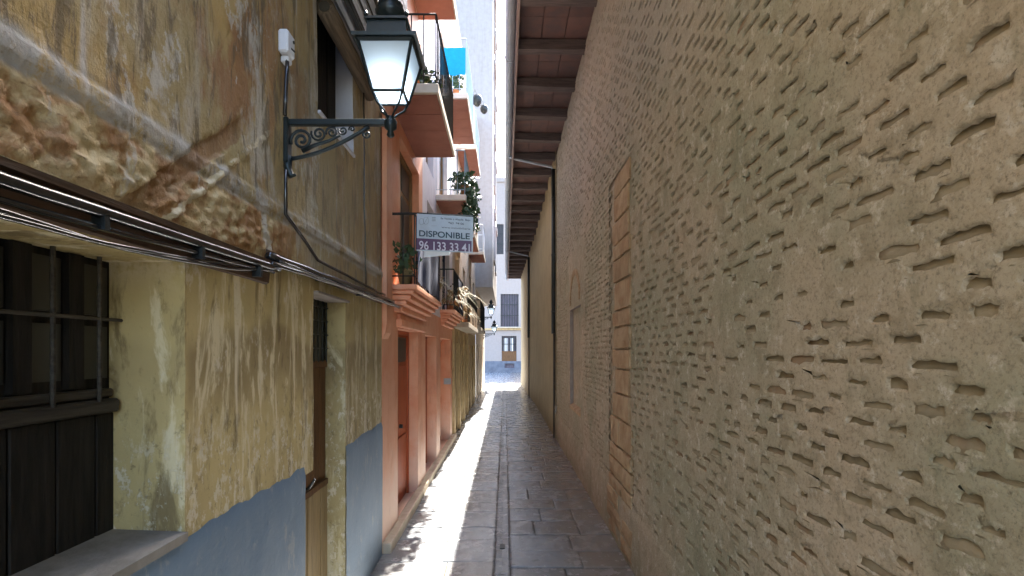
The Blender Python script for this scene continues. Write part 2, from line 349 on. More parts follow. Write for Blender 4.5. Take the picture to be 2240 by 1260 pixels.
class MB:
    def __init__(s): s.v = []; s.f = []
    def add(s, vs, fs):
        k = len(s.v); s.v += [tuple(v) for v in vs]; s.f += [tuple(i + k for i in f) for f in fs]; return s
    def box(s, a, b, bev=0.0):
        x0, y0, z0 = [min(a[i], b[i]) for i in range(3)]; x1, y1, z1 = [max(a[i], b[i]) for i in range(3)]
        if bev <= 0:
            return s.add([(x0,y0,z0),(x1,y0,z0),(x1,y1,z0),(x0,y1,z0),(x0,y0,z1),(x1,y0,z1),(x1,y1,z1),(x0,y1,z1)],
                         [(0,3,2,1),(4,5,6,7),(0,1,5,4),(1,2,6,5),(2,3,7,6),(3,0,4,7)])
        bm = bmesh.new(); bmesh.ops.create_cube(bm, size=1)
        for v in bm.verts: v.co = Vector(((x0+x1)/2 + v.co.x*(x1-x0), (y0+y1)/2 + v.co.y*(y1-y0), (z0+z1)/2 + v.co.z*(z1-z0)))
        bmesh.ops.bevel(bm, geom=bm.edges[:], offset=bev, segments=1, affect='EDGES')
        bm.verts.index_update()
        s.add([v.co[:] for v in bm.verts], [[v.index for v in f.verts] for f in bm.faces]); bm.free(); return s
    def tube(s, pts, r, n=8, caps=True, rs=None):
        pts = [Vector(p) for p in pts]; rings = []; up = None
        for i, p in enumerate(pts):
            t = (pts[min(i+1, len(pts)-1)] - pts[max(i-1, 0)]).normalized()
            if up is None:
                up = Vector((0, 0, 1)) if abs(t.z) < .9 else Vector((1, 0, 0))
            a = t.cross(up).normalized(); b = a.cross(t).normalized(); up = b
            rr = rs[i] if rs else r
            rings.append([p + a*rr*math.cos(2*math.pi*k/n) + b*rr*math.sin(2*math.pi*k/n) for k in range(n)])
        vs = [v for rg in rings for v in rg]; fs = []
        for i in range(len(pts)-1):
            for k in range(n):
                fs.append((i*n+k, i*n+(k+1) % n, (i+1)*n+(k+1) % n, (i+1)*n+k))
        if caps: fs += [tuple(range(n))[::-1], tuple((len(pts)-1)*n+k for k in range(n))]
        return s.add(vs, fs)
    def lathe(s, c, prof, n=14):
        vs = []; fs = []
        for (r, z) in prof:
            for k in range(n): vs.append((c[0]+r*math.cos(2*math.pi*k/n), c[1]+r*math.sin(2*math.pi*k/n), z))
        for i in range(len(prof)-1):
            for k in range(n): fs.append((i*n+k, i*n+(k+1) % n, (i+1)*n+(k+1) % n, (i+1)*n+k))
        fs += [tuple(range(n))[::-1], tuple((len(prof)-1)*n+k for k in range(n))]
        return s.add(vs, fs)
    def frustum(s, c, h0, z0, h1, z1, caps=True):   # square
        vs = []
        for h, z in ((h0, z0), (h1, z1)):
            for a, b in ((-1,-1),(1,-1),(1,1),(-1,1)): vs.append((c[0]+a*h, c[1]+b*h, z))
        fs = [(k, (k+1) % 4, 4+(k+1) % 4, 4+k) for k in range(4)]
        if caps: fs += [(3,2,1,0), (4,5,6,7)]
        return s.add(vs, fs)
    def prism(s, poly, axis, a, b):  # extrude 2D poly along axis between a and b
        n = len(poly)
        def P(p, t): return {'x': (t, p[0], p[1]), 'y': (p[0], t, p[1]), 'z': (p[0], p[1], t)}[axis]
        vs = [P(p, a) for p in poly] + [P(p, b) for p in poly]
        return s.add(vs, [(i, (i+1) % n, n+(i+1) % n, n+i) for i in range(n)] + [tuple(range(n))[::-1], tuple(range(n, 2*n))])
    def build(s, name, mat, parent=None, smooth=False): 
        o = mkobj(name, s.v, s.f, mat, parent, smooth)
        bm = bmesh.new(); bm.from_mesh(o.data); bmesh.ops.recalc_face_normals(bm, faces=bm.faces[:]); bm.to_mesh(o.data); bm.free()
        return o
def box(name, a, b, mat, parent, bev=0.0): return MB().box(a, b, bev).build(name, mat, parent)
def copy_tree(o, delta, label=None, parent=None):
    c = o.copy(); col.objects.link(c); ORG[c.name] = ORG[o.name] + delta
    if parent is not None: c.parent = parent
    else: c.location = o.location + delta
    if label: c['label'] = label
    for ch in list(o.children): copy_tree(ch, delta, None, c)
    return c

def lines(a, b, step, extra=(), grow=0.0):
    out = [a]; y = a
    while y < b:
        y += max(step, grow * abs(y)); out.append(min(y, b))
    ex = [e for e in extra if a < e < b]
    arr = [v for v in out if all(abs(v - e) > step * .45 for e in ex)] + ex
    arr = sorted(set([a] + arr + [b]))
    return np.array(arr)
def sheet(name, mats, parent, X, ys, zs, holes, disp, facing=1, smooth=True, rev_mats=None, keepf=None):
    """vertical wall sheet in the plane x = X with recessed openings (y0,y1,z0,z1,depth,matindex)"""
    Yg, Zg = np.meshgrid(ys, zs, indexing='ij')
    D = disp(Yg, Zg) if disp else np.zeros_like(Yg)
    V = np.stack([X + facing * D, Yg, Zg], -1).reshape(-1, 3)
    ny, nz = len(ys), len(zs)
    yc = (ys[:-1]+ys[1:])/2; zc = (zs[:-1]+zs[1:])/2
    YC, ZC = np.meshgrid(yc, zc, indexing='ij')
    own = -np.ones(YC.shape, int)
    for h, ho in enumerate(holes):
        own[(YC > ho[0]) & (YC < ho[1]) & (ZC > ho[2]) & (ZC < ho[3])] = h
    if keepf is not None: own[~keepf(YC, ZC)] = 999
    i, j = np.nonzero(own < 0)
    q = np.stack([i*nz+j, (i+1)*nz+j, (i+1)*nz+j+1, i*nz+j+1], -1)
    if facing < 0: q = q[:, ::-1]
    faces = q.tolist(); mi = [0]*len(faces); verts = V.tolist(); inner = {}
    for (a, b) in zip(*np.nonzero((own >= 0) & (own < 999))):
        h = own[a, b]; ho = holes[h]
        for (da, db, e) in ((-1,0,((a,b),(a,b+1))), (1,0,((a+1,b+1),(a+1,b))), (0,-1,((a+1,b),(a,b))), (0,1,((a,b+1),(a+1,b+1)))):
            na, nb = a+da, b+db
            if 0 <= na < ny-1 and 0 <= nb < nz-1 and own[na, nb] == -1:
                ids = []
                for (p, r_) in e:
                    k = (p, r_, h)
                    if k not in inner:
                        inner[k] = len(verts); verts.append([X - facing*ho[4], float(ys[p]), float(zs[r_])])
                    ids.append(inner[k])
                o0 = e[0][0]*nz+e[0][1]; o1 = e[1][0]*nz+e[1][1]
                f = [o0, o1, ids[1], ids[0]]
                faces.append(f if facing > 0 else f[::-1]); mi.append(ho[5] if len(ho) > 5 else 0)
    o = mkobj(name, verts, faces, mats, parent, smooth, mi)
    if smooth:
        bm = bmesh.new(); bm.from_mesh(o.data)
        for e in bm.edges:
            if len(e.link_faces) == 2 and e.calc_face_angle(0) > R(50): e.smooth = False
        bm.to_mesh(o.data); bm.free()
    return o

XL, XR = -1.21, 1.17
# ================================================================== GROUND
g = MB().add([(-60,-40,-.09),(60,-40,-.09),(60,48,-.09),(-60,48,-.09)], [(0,1,2,3)]).build('ground', M['joint'])
tag(g, kind='structure')
g2 = MB().box((-30, 33.0, -.08), (30, 47.95, .004)).build('road', M['slab']); tag(g2, kind='structure')
g3 = MB().box((-1.6, -12, -.08), (1.6, 3.8, .0)).build('alley_floor_behind', M['slab']); g3.name = 'pavement'; tag(g3, kind='structure')
pav = bpy.data.objects.new('alley_pavement', None); col.objects.link(pav); pav.location = (0, 4, 0); ORG[pav.name] = Vector((0,4,0)); tag(pav, kind='structure')
base = MB().box((-1.6, 3.8, -.08), (1.6, 33.0, -.014)).build('bed', M['joint'], pav)
slabs = []
def slab_geo(x0, x1, y0, y1, dish=0.0, flat=False):
    g_ = .003 if flat else .006; x0 += g_; x1 -= g_; y0 += g_; y1 -= g_
    nx = 4; ny = 3; vs = []; fs = []
    t = random.uniform(-.004, .004); u = random.uniform(-.006, .006); zo = random.uniform(-.003, .003)
    if flat: t = u = 0; zo = -.003
    xs = [x0, x0+.014] + [x0+.014+(x1-x0-.028)*k/2 for k in (1,)] + [x1-.014, x1]
    yy = [y0, y0+.014, (y0+y1)/2, y1-.014, y1]
    for a, yv in enumerate(yy):
        for b, xv in enumerate(xs):
            edge = a in (0, 4) or b in (0, 4)
            z = zo + t*(xv-x0)/(x1-x0) + u*(yv-y0)/(y1-y0) + random.uniform(-.0022, .0022) - (.006 if edge else 0)
            if dish and b == 2: z -= dish
            jx = random.uniform(-.004, .004) if edge else 0
            vs.append((xv+jx, yv + (random.uniform(-.004, .004) if edge else 0), z))
    for a in range(4):
        for b in range(4):
            fs.append((a*5+b, a*5+b+1, (a+1)*5+b+1, (a+1)*5+b))
    rim = [0,1,2,3,4,9,14,19,24,23,22,21,20,15,10,5]; k = len(vs)
    for i_ in rim: vs.append((vs[i_][0], vs[i_][1], -.03))
    for i_ in range(16): fs.append((rim[(i_+1) % 16], rim[i_], k+i_, k+(i_+1) % 16))
    return vs, fs
for side in (-1, 1):
    a, b = (-1.23, -.099) if side < 0 else (.044, 1.20)
    y = 3.8
    while y < 33:
        d = random.choice((.40, .46, .52, .58)); y1 = min(y + d, 33)
        n = random.choice((2, 2, 3)); cuts = sorted([a, b] + [a + (b-a)*((k+1)/n + random.uniform(-.1, .1)) for k in range(n-1)])
        for k in range(n): slabs.append((slab_geo(cuts[k], cuts[k+1], y, y1), y))
        y = y1
y = 3.8
while y < 33:
    y1 = min(y + random.uniform(.8, 1.1), 33); slabs.append((slab_geo(-.102, .047, y, y1, .006, True), y)); y = y1
slabs.sort(key=lambda s_: s_[1])
rest = MB()
for k, ((vs, fs), y) in enumerate(slabs):
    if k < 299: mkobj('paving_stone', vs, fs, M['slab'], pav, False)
    else: rest.add(vs, fs)
tag(rest.build('far_paving_stones', M['slab'], pav), kind='stuff')

# ================================================================== RIGHT: LONG BRICK BUILDING
rb = thing('brick_building', (XR, 11, 0), 'long old building with pitted brick wall and deep tiled eave along the right', 'building')
PIER = (4.85, 5.60); NICHE = (8.0, 9.3, 1.03, 2.73)
def wsurf(y, z):
    d = .010*fbm(y*1.1, z*1.1, .3, 3) + .0028*fbm(y*9, z*9, 4.3, 3)
    return d
def warp(y, z):
    return y + .022*vn(y*1.3, z*1.7, 5.5), z + .014*vn(y*.8, z*1.0, 8.5) + .003*vn(y*4, z*4, 2.5)
VK = {}; bv = []; bf = []; bricks = []
ROW = .066; W = .204; Z0 = .55
raw_v = []   # y,z,extra displacement
def vkey(y, z):
    k = (round(y*1000), round(z*1000))
    if k not in VK:
        VK[k] = len(raw_v); raw_v.append((y, z, 0.0))
    return VK[k]
nrow = int((6.5 - Z0) / ROW)
for r_ in range(nrow):
    z0 = Z0 + r_*ROW; z1 = z0 + ROW; zc = (z0+z1)/2
    off = .102 * (r_ % 2)
    y = .0 + off
    while y < 11.75:
        y1 = y + W; yc = (y+y1)/2
        vis_px = 1.0
        if (y1 > PIER[0]-.02 and y < PIER[1]+.02 and zc < 3.86) or (y1 > 7.86 and y < 9.44 and .92 < zc < 3.44):
            y = y1; continue
        top = [(y + .034*k, z1) for k in range(7)]; bot = [(y + .034*k, z0) for k in range(7)]
        ring = bot + [(y1, zc)] + top[::-1] + [(y, zc)]
        ids = [vkey(*p) for p in ring]
        n_ = len(ring)
        dens = .5 + .5*float(vn(yc*.8, zc*.9, 3.3))
        miss = .15 + .28*(dens < .32) + (.25 if (yc < 2.0 and zc < 1.6) else 0) + (.2 if (zc < .75) else 0)
        if y < .9 or random.random() < miss:
            c = len(raw_v); raw_v.append((yc, zc, random.uniform(-.002, .003)))
            for k in range(n_): bf.append((ids[k], ids[(k+1) % n_], c))
            y = y1; continue
        aa = random.uniform(.030, .070) if random.random() < .72 else random.uniform(.066, .088)
        bb = random.uniform(.009, .0165)
        
        cyy = yc + random.uniform(-1, 1)*(.095 - aa)*.9; czz = zc + random.uniform(-.006, .006)
        tilt = random.uniform(-.025, .025); arch = random.uniform(-.001, .005); depth = random.uniform(.012, .024)
        shallow = random.random() < .30
        if shallow: depth *= .5
        lip = []; edge = []; inn = []
        for (py, pz) in ring:
            u = (py-yc)/(W/2); v = (pz-zc)/(ROW/2)
            m_ = max(abs(u), abs(v)); cr = 1 - .07*(abs(u)*abs(v))**2
            uy = aa*u*cr; vz = bb*v*cr + arch*(1-u*u)*(v > 0)
            uy += random.uniform(-.005, .005); vz += random.uniform(-.0046, .0046)*(1.5 if v > 0 else .9)
            ey, ez = cyy+uy, czz+vz+tilt*uy
            edge.append((ey, ez, -.0012)); topf = (v+1)/2
            lip.append((cyy+uy*1.10+.004*np.sign(uy), czz+vz*1.30+tilt*uy+.0015*np.sign(vz), .0008 + .0022*topf*random.random()))
            ins = .96 if v > -.5 else .72
            inn.append((cyy+uy*.97, czz+vz*ins+tilt*uy, -(depth*(.12+.88*topf))-.003))
        cl = lambda p: (min(max(p[0], y+.0015), y1-.0015), min(max(p[1], z0+.0015), z1-.0015), p[2])
        lip = [cl(p) for p in lip]; edge = [(min(max(p[0], y+.003), y1-.003), min(max(p[1], z0+.003), z1-.003), p[2]) for p in edge]
        b0 = len(raw_v); raw_v += lip; b1 = len(raw_v); raw_v += edge; b2 = len(raw_v); raw_v += inn
        for k in range(n_):
            k2 = (k+1) % n_
            bf.append((ids[k], ids[k2], b0+k2, b0+k)); bf.append((b0+k, b0+k2, b1+k2, b1+k)); bf.append((b1+k, b1+k2, b2+k2, b2+k))
        bricks.append((cyy, czz, aa, bb, depth, tilt, arch)); y = y1
rv = np.array(raw_v, float)
def place(rv, push=0.0):
    wy, wz = warp(rv[:, 0], rv[:, 1])
    x = XR - (wsurf(rv[:, 0], rv[:, 1]) + rv[:, 2]) + push
    return np.stack([x, wy, wz], -1)
bf = [f[::-1] for f in bf]
mort = mkobj('mortar_face', place(rv), bf, M['mortar'], rb, True)
def brick_geo(b):
    cy, cz, aa, bb, dp, ti, ar = b
    A = aa+.012; B = bb+.009+ar; nx = 5; vs = []; fs = []
    for k in range(nx):
        u = -1 + 2*k/(nx-1)
        for l, v in enumerate((-1, 0, 1)):
            dd = dp*(.04 + .96*(v+1)/2)
            vs.append((cy+A*u, cz+B*v+ti*A*u, -dd + random.uniform(-.0025, .0025)))
    for k in range(nx-1):
        for l in range(2): fs.append((k*3+l, k*3+l+1, (k+1)*3+l+1, (k+1)*3+l))
    rim = [0, 3, 6, 9, 12, 13, 14, 11, 8, 5, 2, 1]; s_ = len(vs)
    for i_ in rim: vs.append((vs[i_][0], vs[i_][1], -.07))
    for i_ in range(12): fs.append((rim[i_], rim[(i_+1) % 12], s_+(i_+1) % 12, s_+i_))
    return place(np.array(vs)), fs
def big(b):
    if b[0] < 1.2: return 0
    zt = H + CY/F*b[0]; zb = H - (1260-CY)/F*b[0]
    if b[1] > zt or b[1] < zb: return 0
    return b[2]*b[3]/b[0]**3
bricks.sort(key=big, reverse=True)
rv_ = []; rf_ = []
for k, b in enumerate(bricks):
    vs, fs = brick_geo(b)
    if k < 280: mkobj('brick', vs, fs, M['brick'], rb, True)
    else:
        s_ = len(rv_); rv_ += vs.tolist(); rf_ += [tuple(i_+s_ for i_ in f) for f in fs]
tag(mkobj('small_bricks', rv_, rf_, M['brick'], rb, True), kind='stuff')
# backing sheets, skirt, far rendered wall
def sdisp(y, z): return .012 + .006*fbm(y*1.4, z*2, 1.7, 3) + .003*fbm(y*11, z*11, 3.1, 3) - .012*np.clip((z-.50)/.06, 0, 1)
sheet('base_render', M['mortar'], rb, XR, lines(-3, 12, .06), np.concatenate([np.linspace(-.02, .50, 10), [.53, .56, .585]]), [], sdisp, -1)
box('wall_core', (XR+.06, -3, -.05), (XR+.5, 12, 6.9), M['mortar'], rb)
sheet('pier_joint', M['mortar'], rb, XR, lines(4.4, 6.05, .04), lines(.0, 4.1, .05), [], lambda y, z: -.016+.004*fbm(y*8, z*8, 2, 3), -1)
z = .02; k = 0
def blockshape(name, y0, y1, z0, z1, px, mat, rough=.006):
    nyy, nzz = 7, 4; vs = []; fs = []
    for a in range(nyy):
        for b in range(nzz):
            u = a/(nyy-1); v = b/(nzz-1); e = min(u, 1-u, v, 1-v)
            yy = y0+(y1-y0)*u; zz = z0+(z1-z0)*v
            vs.append((XR - px*(1 if e > 0 else .6) - random.uniform(-rough, rough)*.5, yy + random.uniform(-.006, .006), zz + random.uniform(-.005, .005)))
    for a in range(nyy-1):
        for b in range(nzz-1): fs.append((a*nzz+b, a*nzz+b+1, (a+1)*nzz+b+1, (a+1)*nzz+b))
    rim = [a*nzz for a in range(nyy)] + [(nyy-1)*nzz+b for b in range(1, nzz)] + [a*nzz+nzz-1 for a in range(nyy-2, -1, -1)] + [b for b in range(nzz-2, 0, -1)]
    s_ = len(vs)
    for i_ in rim: vs.append((XR+.05, vs[i_][1], vs[i_][2]))
    for i_ in range(len(rim)): fs.append((rim[i_], rim[(i_+1) % len(rim)], s_+(i_+1) % len(rim), s_+i_))
    return mkobj(name, vs, fs, mat, rb, False)
while z < 3.8:
    hgt = random.uniform(.15, .30) if z > 1.0 else random.uniform(.12, .2)
    w_ = random.uniform(0, .14)
    ext = .16*(z < 1.4)*random.random() + (.03 if z < 1.4 else 0)
    if z < 1.1:
        m_ = 5.1 + random.uniform(0, .25)
        blockshape('block', 4.80 - ext*.5, m_-.012, z+.01, z+hgt-.012, random.uniform(.008, .032), M['block'], .012)
        blockshape('block', m_+.012, 5.66+ext, z+.01, z+hgt-.012, random.uniform(.008, .032), M['block'], .012)
    else:
        blockshape('block', 4.82 + random.uniform(0, .10), 5.62 - w_ + ext, z+.014, z+hgt-.014, random.uniform(.000, .012), M['block'], .008)
    z += hgt; k += 1
# niche and its arch
sheet('niche_surround', [M['mortar'], M['niche']], rb, XR, lines(7.6, 9.75, .05, (8.0, 9.3)), lines(.62, 3.72, .05, (1.03, 2.73)),
      [(8.0, 9.3, 1.03, 2.73, .24, 1)], lambda y, z: .002+.004*fbm(y*8, z*8, 2, 3), -1)
box('niche_back', (XR+.235, 7.9, .95), (XR+.26, 9.4, 2.8), M['niche'], rb)
MB().prism([(XR-.01, 1.03), (XR+.235, 1.17), (XR+.235, .98), (XR-.01, .98)], 'y', 8.003, 9.297).build('niche_sill', M['block'], rb)
for k in range(15):
    t0 = math.pi*k/15; t1 = math.pi*(k+1)/15 - .03; c = (8.65, 2.80); ro, ri = .57, .48
    poly = [(c[0]+ri*math.cos(t0)*1.1, c[1]+ri*math.sin(t0)), (c[0]+ro*math.cos(t0)*1.1, c[1]+ro*math.sin(t0)),
            (c[0]+ro*math.cos(t1)*1.1, c[1]+ro*math.sin(t1)), (c[0]+ri*math.cos(t1)*1.1, c[1]+ri*math.sin(t1))]
    MB().prism(poly, 'x', XR-.018, XR+.01).build('arch_brick', M['block'], rb)
fw = sheet('rendered_wall', M['farwall'], rb, XR, lines(11.72, 31, .12, grow=.012), lines(-.02, 6.6, .12), [],
      lambda y, z: .012 + .006*fbm(y, z, 1, 3) + .20*np.clip((y-20)/11, 0, 1) + .02*np.clip((.8+.1*vn(y*2, z, 1)-z)/.05, 0, 1), -1)
box('end_wall', (XR+.02, 30.7, -.05), (9, 31.0, 6.9), M['farwall'], rb)
# eave
ZE = 6.40
yy = -3.2; bay = 1.08; soff = MB()
while yy < 31.8:
    ja, jb_, jc = [random.uniform(-.035, .035) for _ in range(3)]
    rw = random.uniform(.065, .09)
    MB().add([(.19, yy+ja-rw, ZE+.01+jc*.3), (.19, yy+ja+rw, ZE+jc*.3), (.19, yy+ja+rw, ZE+.152), (.19, yy+ja-rw, ZE+.152),
              (.70, yy+(ja+jb_)/2-rw-.006, ZE-.004), (.70, yy+(ja+jb_)/2+rw+.004, ZE+.004), (.70, yy+(ja+jb_)/2+rw, ZE+.152), (.70, yy+(ja+jb_)/2-rw, ZE+.152),
              (XR+.04, yy+jb_-rw, ZE-jc*.3), (XR+.04, yy+jb_+rw, ZE), (XR+.04, yy+jb_+rw, ZE+.152), (XR+.04, yy+jb_-rw, ZE+.152)],
             [(0,1,2,3), (0,4,5,1), (1,5,6,2), (2,6,7,3), (3,7,4,0), (4,8,9,5), (5,9,10,6), (6,10,11,7), (7,11,8,4), (8,11,10,9)]).build('rafter', M['rafter'], rb)
    if yy + bay < 32.4:
        for k in range(3):
            x0 = .19 + k*.335
            zt = ZE+.154+random.uniform(0, .03)
            if yy > 3:
                MB().box((x0+.006, yy+.012-.05, zt), (x0+.329, yy+bay*.5-.006, zt+.03)).build('roof_tile', M['rooftile'], rb)
                MB().box((x0+.006, yy+bay*.5+.006, zt+.004), (x0+.329, yy+bay-.012+.05, zt+.034)).build('roof_tile', M['rooftile'], rb)
    yy += bay
MB().prism([(.12, ZE+.20), (XR+.4, ZE+.20), (6.0, ZE+2.0), (6.0, ZE+2.15), (.10, ZE+.26)], 'y', -6, 32.2).build('roof', M['rooftile'], rb)
box('fascia', (.155, -4, ZE-.03), (.19, 32.2, ZE+.19), M['fascia'], rb)
gu = MB(); n = 10; vs = []
prof = [(.075+.078*math.cos(math.pi+math.pi*k/n), ZE+.16+.10*math.sin(math.pi+math.pi*k/n)) for k in range(n+1)]
prof2 = [(.075+.068*math.cos(math.pi+math.pi*k/n), ZE+.165+.09*math.sin(math.pi+math.pi*k/n)) for k in range(n+1)]
gu.prism(prof + prof2[::-1], 'y', -4, 32.3); gu.build('gutter', M['gutter'], rb, False)
yb = 1.5
while yb < 32:
    gb = MB(); gb.tube([(.075+.083*math.cos(math.pi+math.pi*k/8), yb, ZE+.16+.104*math.sin(math.pi+math.pi*k/8)) for k in range(9)], .008, 5)
    gb.build('gutter_bracket', M['gutter'], rb); yb += 2.16
for (yd, zlow, xo) in ((11.9, 2.4, 0), (23.0, 2.6, .07)):
    dp = thing('downpipe', (XR-.06-xo, yd, 0), 'dark downpipe on the right wall where brick changes to smooth render' if yd < 15 else 'distant dark downpipe on the smooth ochre render near the alley end', 'downpipe', 'downpipes on the right wall')
    MB().tube([(XR-.055-xo, yd, zlow), (XR-.055-xo, yd, 6.18)], .052, 10).build('pipe', M['iron'], dp, True)
    MB().tube([(XR-.055-xo, yd, 6.14), (XR-.10-xo, yd, 6.24), (.30, yd-.02, 6.40), (.09, yd-.02, 6.46)], .03, 8).build('elbow', M['gutter'], dp, True)
    MB().tube([(XR-.04-xo, yd, .0), (XR-.04-xo, yd, zlow+.02)], .026, 8).build('lower_pipe', M['joint'], dp, True)
    for zz in (2.9, 4.2, 5.5): MB().box((XR-.11-xo, yd-.06, zz), (XR-xo, yd+.06, zz+.03)).build('bracket', M['iron'], dp)

# ================================================================== LEFT: OCHRE HOUSE
oh = thing('ochre_house', (XL, 2.5, 0), 'old house with peeling ochre plaster and blue painted base at front left', 'house')
YE = 5.06
def ldisp(y, z):
    d = .004*fbm(y*3, z*2, .5, 4) + .0025*fbm(y*20, z*9, 1.5, 3)
    up = np.clip((z-2.8)/.05, 0, 1)
    d = d + up*(.006*fbm(y*2.2, z*1.2, 7, 4) - .006)
    low2 = .5+.5*vn(y*2, z*2, 9)
    course = np.clip((z-2.715)/.012, 0, 1)*np.clip((2.79-z)/.02, 0, 1)
    d = d + course*(.009 + .006*fbm(y*9, z*16, 3, 3))
    bel = np.clip((z-2.47)/.03, 0, 1)*np.clip((2.70-z)/.02, 0, 1)
    rough = np.clip((3.1-y)/.6, 0, 1)
    d = d + bel*rough*(.008*fbm(y*7, z*13, 5, 4) + .010*fbm(y*30, z*44, 2, 3) + .004)
    comb = np.clip((y-2.2)/.2, 0, 1)
    d = d + bel*comb*.0035*np.sin(y*95+3*vn(y*6, z*3, 1)) + course*comb*.003*np.sin(y*140)
    # slanting scar, slightly sunk with a raised rim
    s_ = np.abs((z-2.455)-.8*(y-1.66) + .02*vn(y*10, z*10, 2)); rg = np.clip((y-1.6)/.08, 0, 1)*np.clip((2.45-y)/.1, 0, 1)
    d = d - rg*.012*(s_ < .05) 
    s2 = np.abs((z-2.455)-.8*(y-1.82) + .02*vn(y*16, z*16, 2)); rg2 = np.clip((y-1.75)/.08, 0, 1)*np.clip((2.65-y)/.1, 0, 1)
    d = d + rg2*.010*(s2 < .018)*(vn(y*14, z*14, 6) > -.2)
    return d
WIN = (-.4, 1.95, 1.315, 2.335, .285, 0); DOOR = (3.26, 3.91, -.02, 2.38, .15, 0); DOOR2 = (3.11, 3.26, -.02, 1.25, .15, 0)
UPW = (3.35, 4.14, 3.55, 4.62, .15, 1)
ys1 = lines(.7, YE, .012, (1.95, 3.26, 3.91, 3.11), .0052); ys0 = lines(-4, .7, .2, (-.4,))[:-1]
ys = np.concatenate([ys0, ys1])
zlow = lines(-.02, 2.47, .018, (1.315, 2.335, 2.38, 1.25))
sheet('lower_wall', M['lower'], oh, XL, ys, zlow, [WIN, DOOR, DOOR2], ldisp)
ysu = np.concatenate([ys0, lines(.7, YE, .012, (3.35, 4.14), .0052)])
zup = np.concatenate([lines(2.47, 2.86, .009), lines(2.86, 5.7, .02, (3.55, 4.62))[1:], lines(5.7, 10.2, .3)[1:]])
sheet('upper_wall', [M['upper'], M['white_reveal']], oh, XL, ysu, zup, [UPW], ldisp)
box('wall_core', (XL-.5, -4, -.05), (XL-.30, YE, 10.2), M['lower'], oh)
box('end_return', (XL-.5, YE-.05, 0), (XL-.01, YE-.005, 10.2), M['upper'], oh)
# blue dado, ragged at the top
rag = lambda y: 1.295 + .012*vn(y*9, 1, 1) + .006*vn(y*31, 1, 1) + .012*vn(y*2, 3, 1)
def dado(name, y0, y1, ztop=None):
    ysd = lines(y0, y1, .03); n_ = len(ysd); nz = 30; vs = []; fs = []
    for yv in ysd:
        zt = float(rag(yv))
        for k in range(nz):
            zz = zt*(k/(nz-1)); xx = XL + float(ldisp(yv, zz)) + (.008 if k < nz-1 else .001)
            vs.append((xx, float(yv), zz))
    for a in range(n_-1):
        for b in range(nz-1): fs.append((a*nz+b, (a+1)*nz+b, (a+1)*nz+b+1, a*nz+b+1))
    return mkobj(name, vs, fs, M['dado'], oh, True)
dado('painted_dado', -.5, 3.108); dado('painted_dado', 3.912, YE)
MB().prism([(XL-.29, 1.29), (XL+.014, 1.285), (XL+.016, 1.319), (XL-.29, 1.330)], 'y', -.4, 1.947).build('window_sill', M['sill'], oh)
# big dark window in the recess
xw = XL-.285
wn = box('window', (xw-.03, -.4, 1.30), (xw-.005, 1.96, 2.34), M['dark_wood'], oh)
MB().box((xw-.02, -.4, 1.775), (xw+.055, 1.935, 1.825), .008).box((xw-.02, -.4, 1.83), (xw+.03, 1.935, 1.862), .006).build('transom', M['dark_wood_y'], wn)
for k, y0 in enumerate(np.arange(.55, 1.9, .165)):
    MB().box((xw-.01, y0, 1.32), (xw+.012+random.uniform(0, .008), y0+.158, 1.77), .004).build('plank', M['dark_wood'], wn)
for k, y0 in enumerate(np.arange(.62, 1.85, .20)):
    MB().box((xw-.01, y0, 1.90), (xw+.004, y0+.115, 2.09)).build('pane', M['pane'], wn)
    MB().box((xw-.01, y0, 2.13), (xw+.004, y0+.115, 2.31)).build('pane', M['pane'], wn)
    MB().box((xw-.008, y0-.075, 1.87), (xw+.022, y0-.012, 2.333)).build('stile', M['dark_wood'], wn)
MB().tube([(xw+.05, -.3, 2.112), (xw+.05, 1.945, 2.115)], .007, 6).build('grille_bar', M['dark_wood_y'], wn)
for y0 in np.arange(.7, 1.9, .19):
    MB().tube([(xw+.05, y0, 1.82), (xw+.05, y0, 2.335)], .0075, 6).build('grille_bar', M['dark_wood_y'], wn)
# narrow door
xd = XL-.15
dr = box('door', (xd-.04, 3.12, -.02), (xd-.012, 3.92, 2.385), M['door_brown'], oh)
for k in range(6):
    y0 = 3.13+k*.13
    MB().box((xd-.02, y0, 1.04), (xd+.0, y0+.124, 1.88), .004).build('door_plank', M['door_brown'], dr)
    MB().box((xd-.02, y0, .0), (xd+.012+.006*(k % 2), y0+.122, 1.0), .006).build('door_plank', M['door_tan'], dr)
MB().box((xd-.02, 3.12, 1.0), (xd+.02, 3.91, 1.04)).build('door_rail', M['door_brown'], dr)
MB().box((xd-.02, 3.12, 1.88), (xd+.012, 3.91, 1.93)).build('door_rail', M['door_brown'], dr)
box('dark_light', (xd-.02, 3.2, 1.93), (xd-.004, 3.9, 2.37), M['pane'], dr)
for y0 in np.arange(3.3, 3.9, .085): MB().tube([(xd+.012, y0, 1.92), (xd+.012, y0, 2.378)], .006, 6).build('grille_bar', M['iron'], dr)
for z0 in (2.02, 2.12, 2.22, 2.32): MB().tube([(xd+.02, 3.2, z0), (xd+.02, 3.905, z0)], .005, 6).build('grille_bar', M['iron'], dr)
MB().tube([(XL-.12, 3.27, 1.10), (XL-.02, 3.24, 1.14), (XL+.02, 3.23, 1.20)], .009, 6).build('hook', M['iron'], dr)
MB().box((XL-.14, 3.262, 2.366), (XL+.03, 3.93, 2.382)).build('door_lintel', M['niche'], oh)
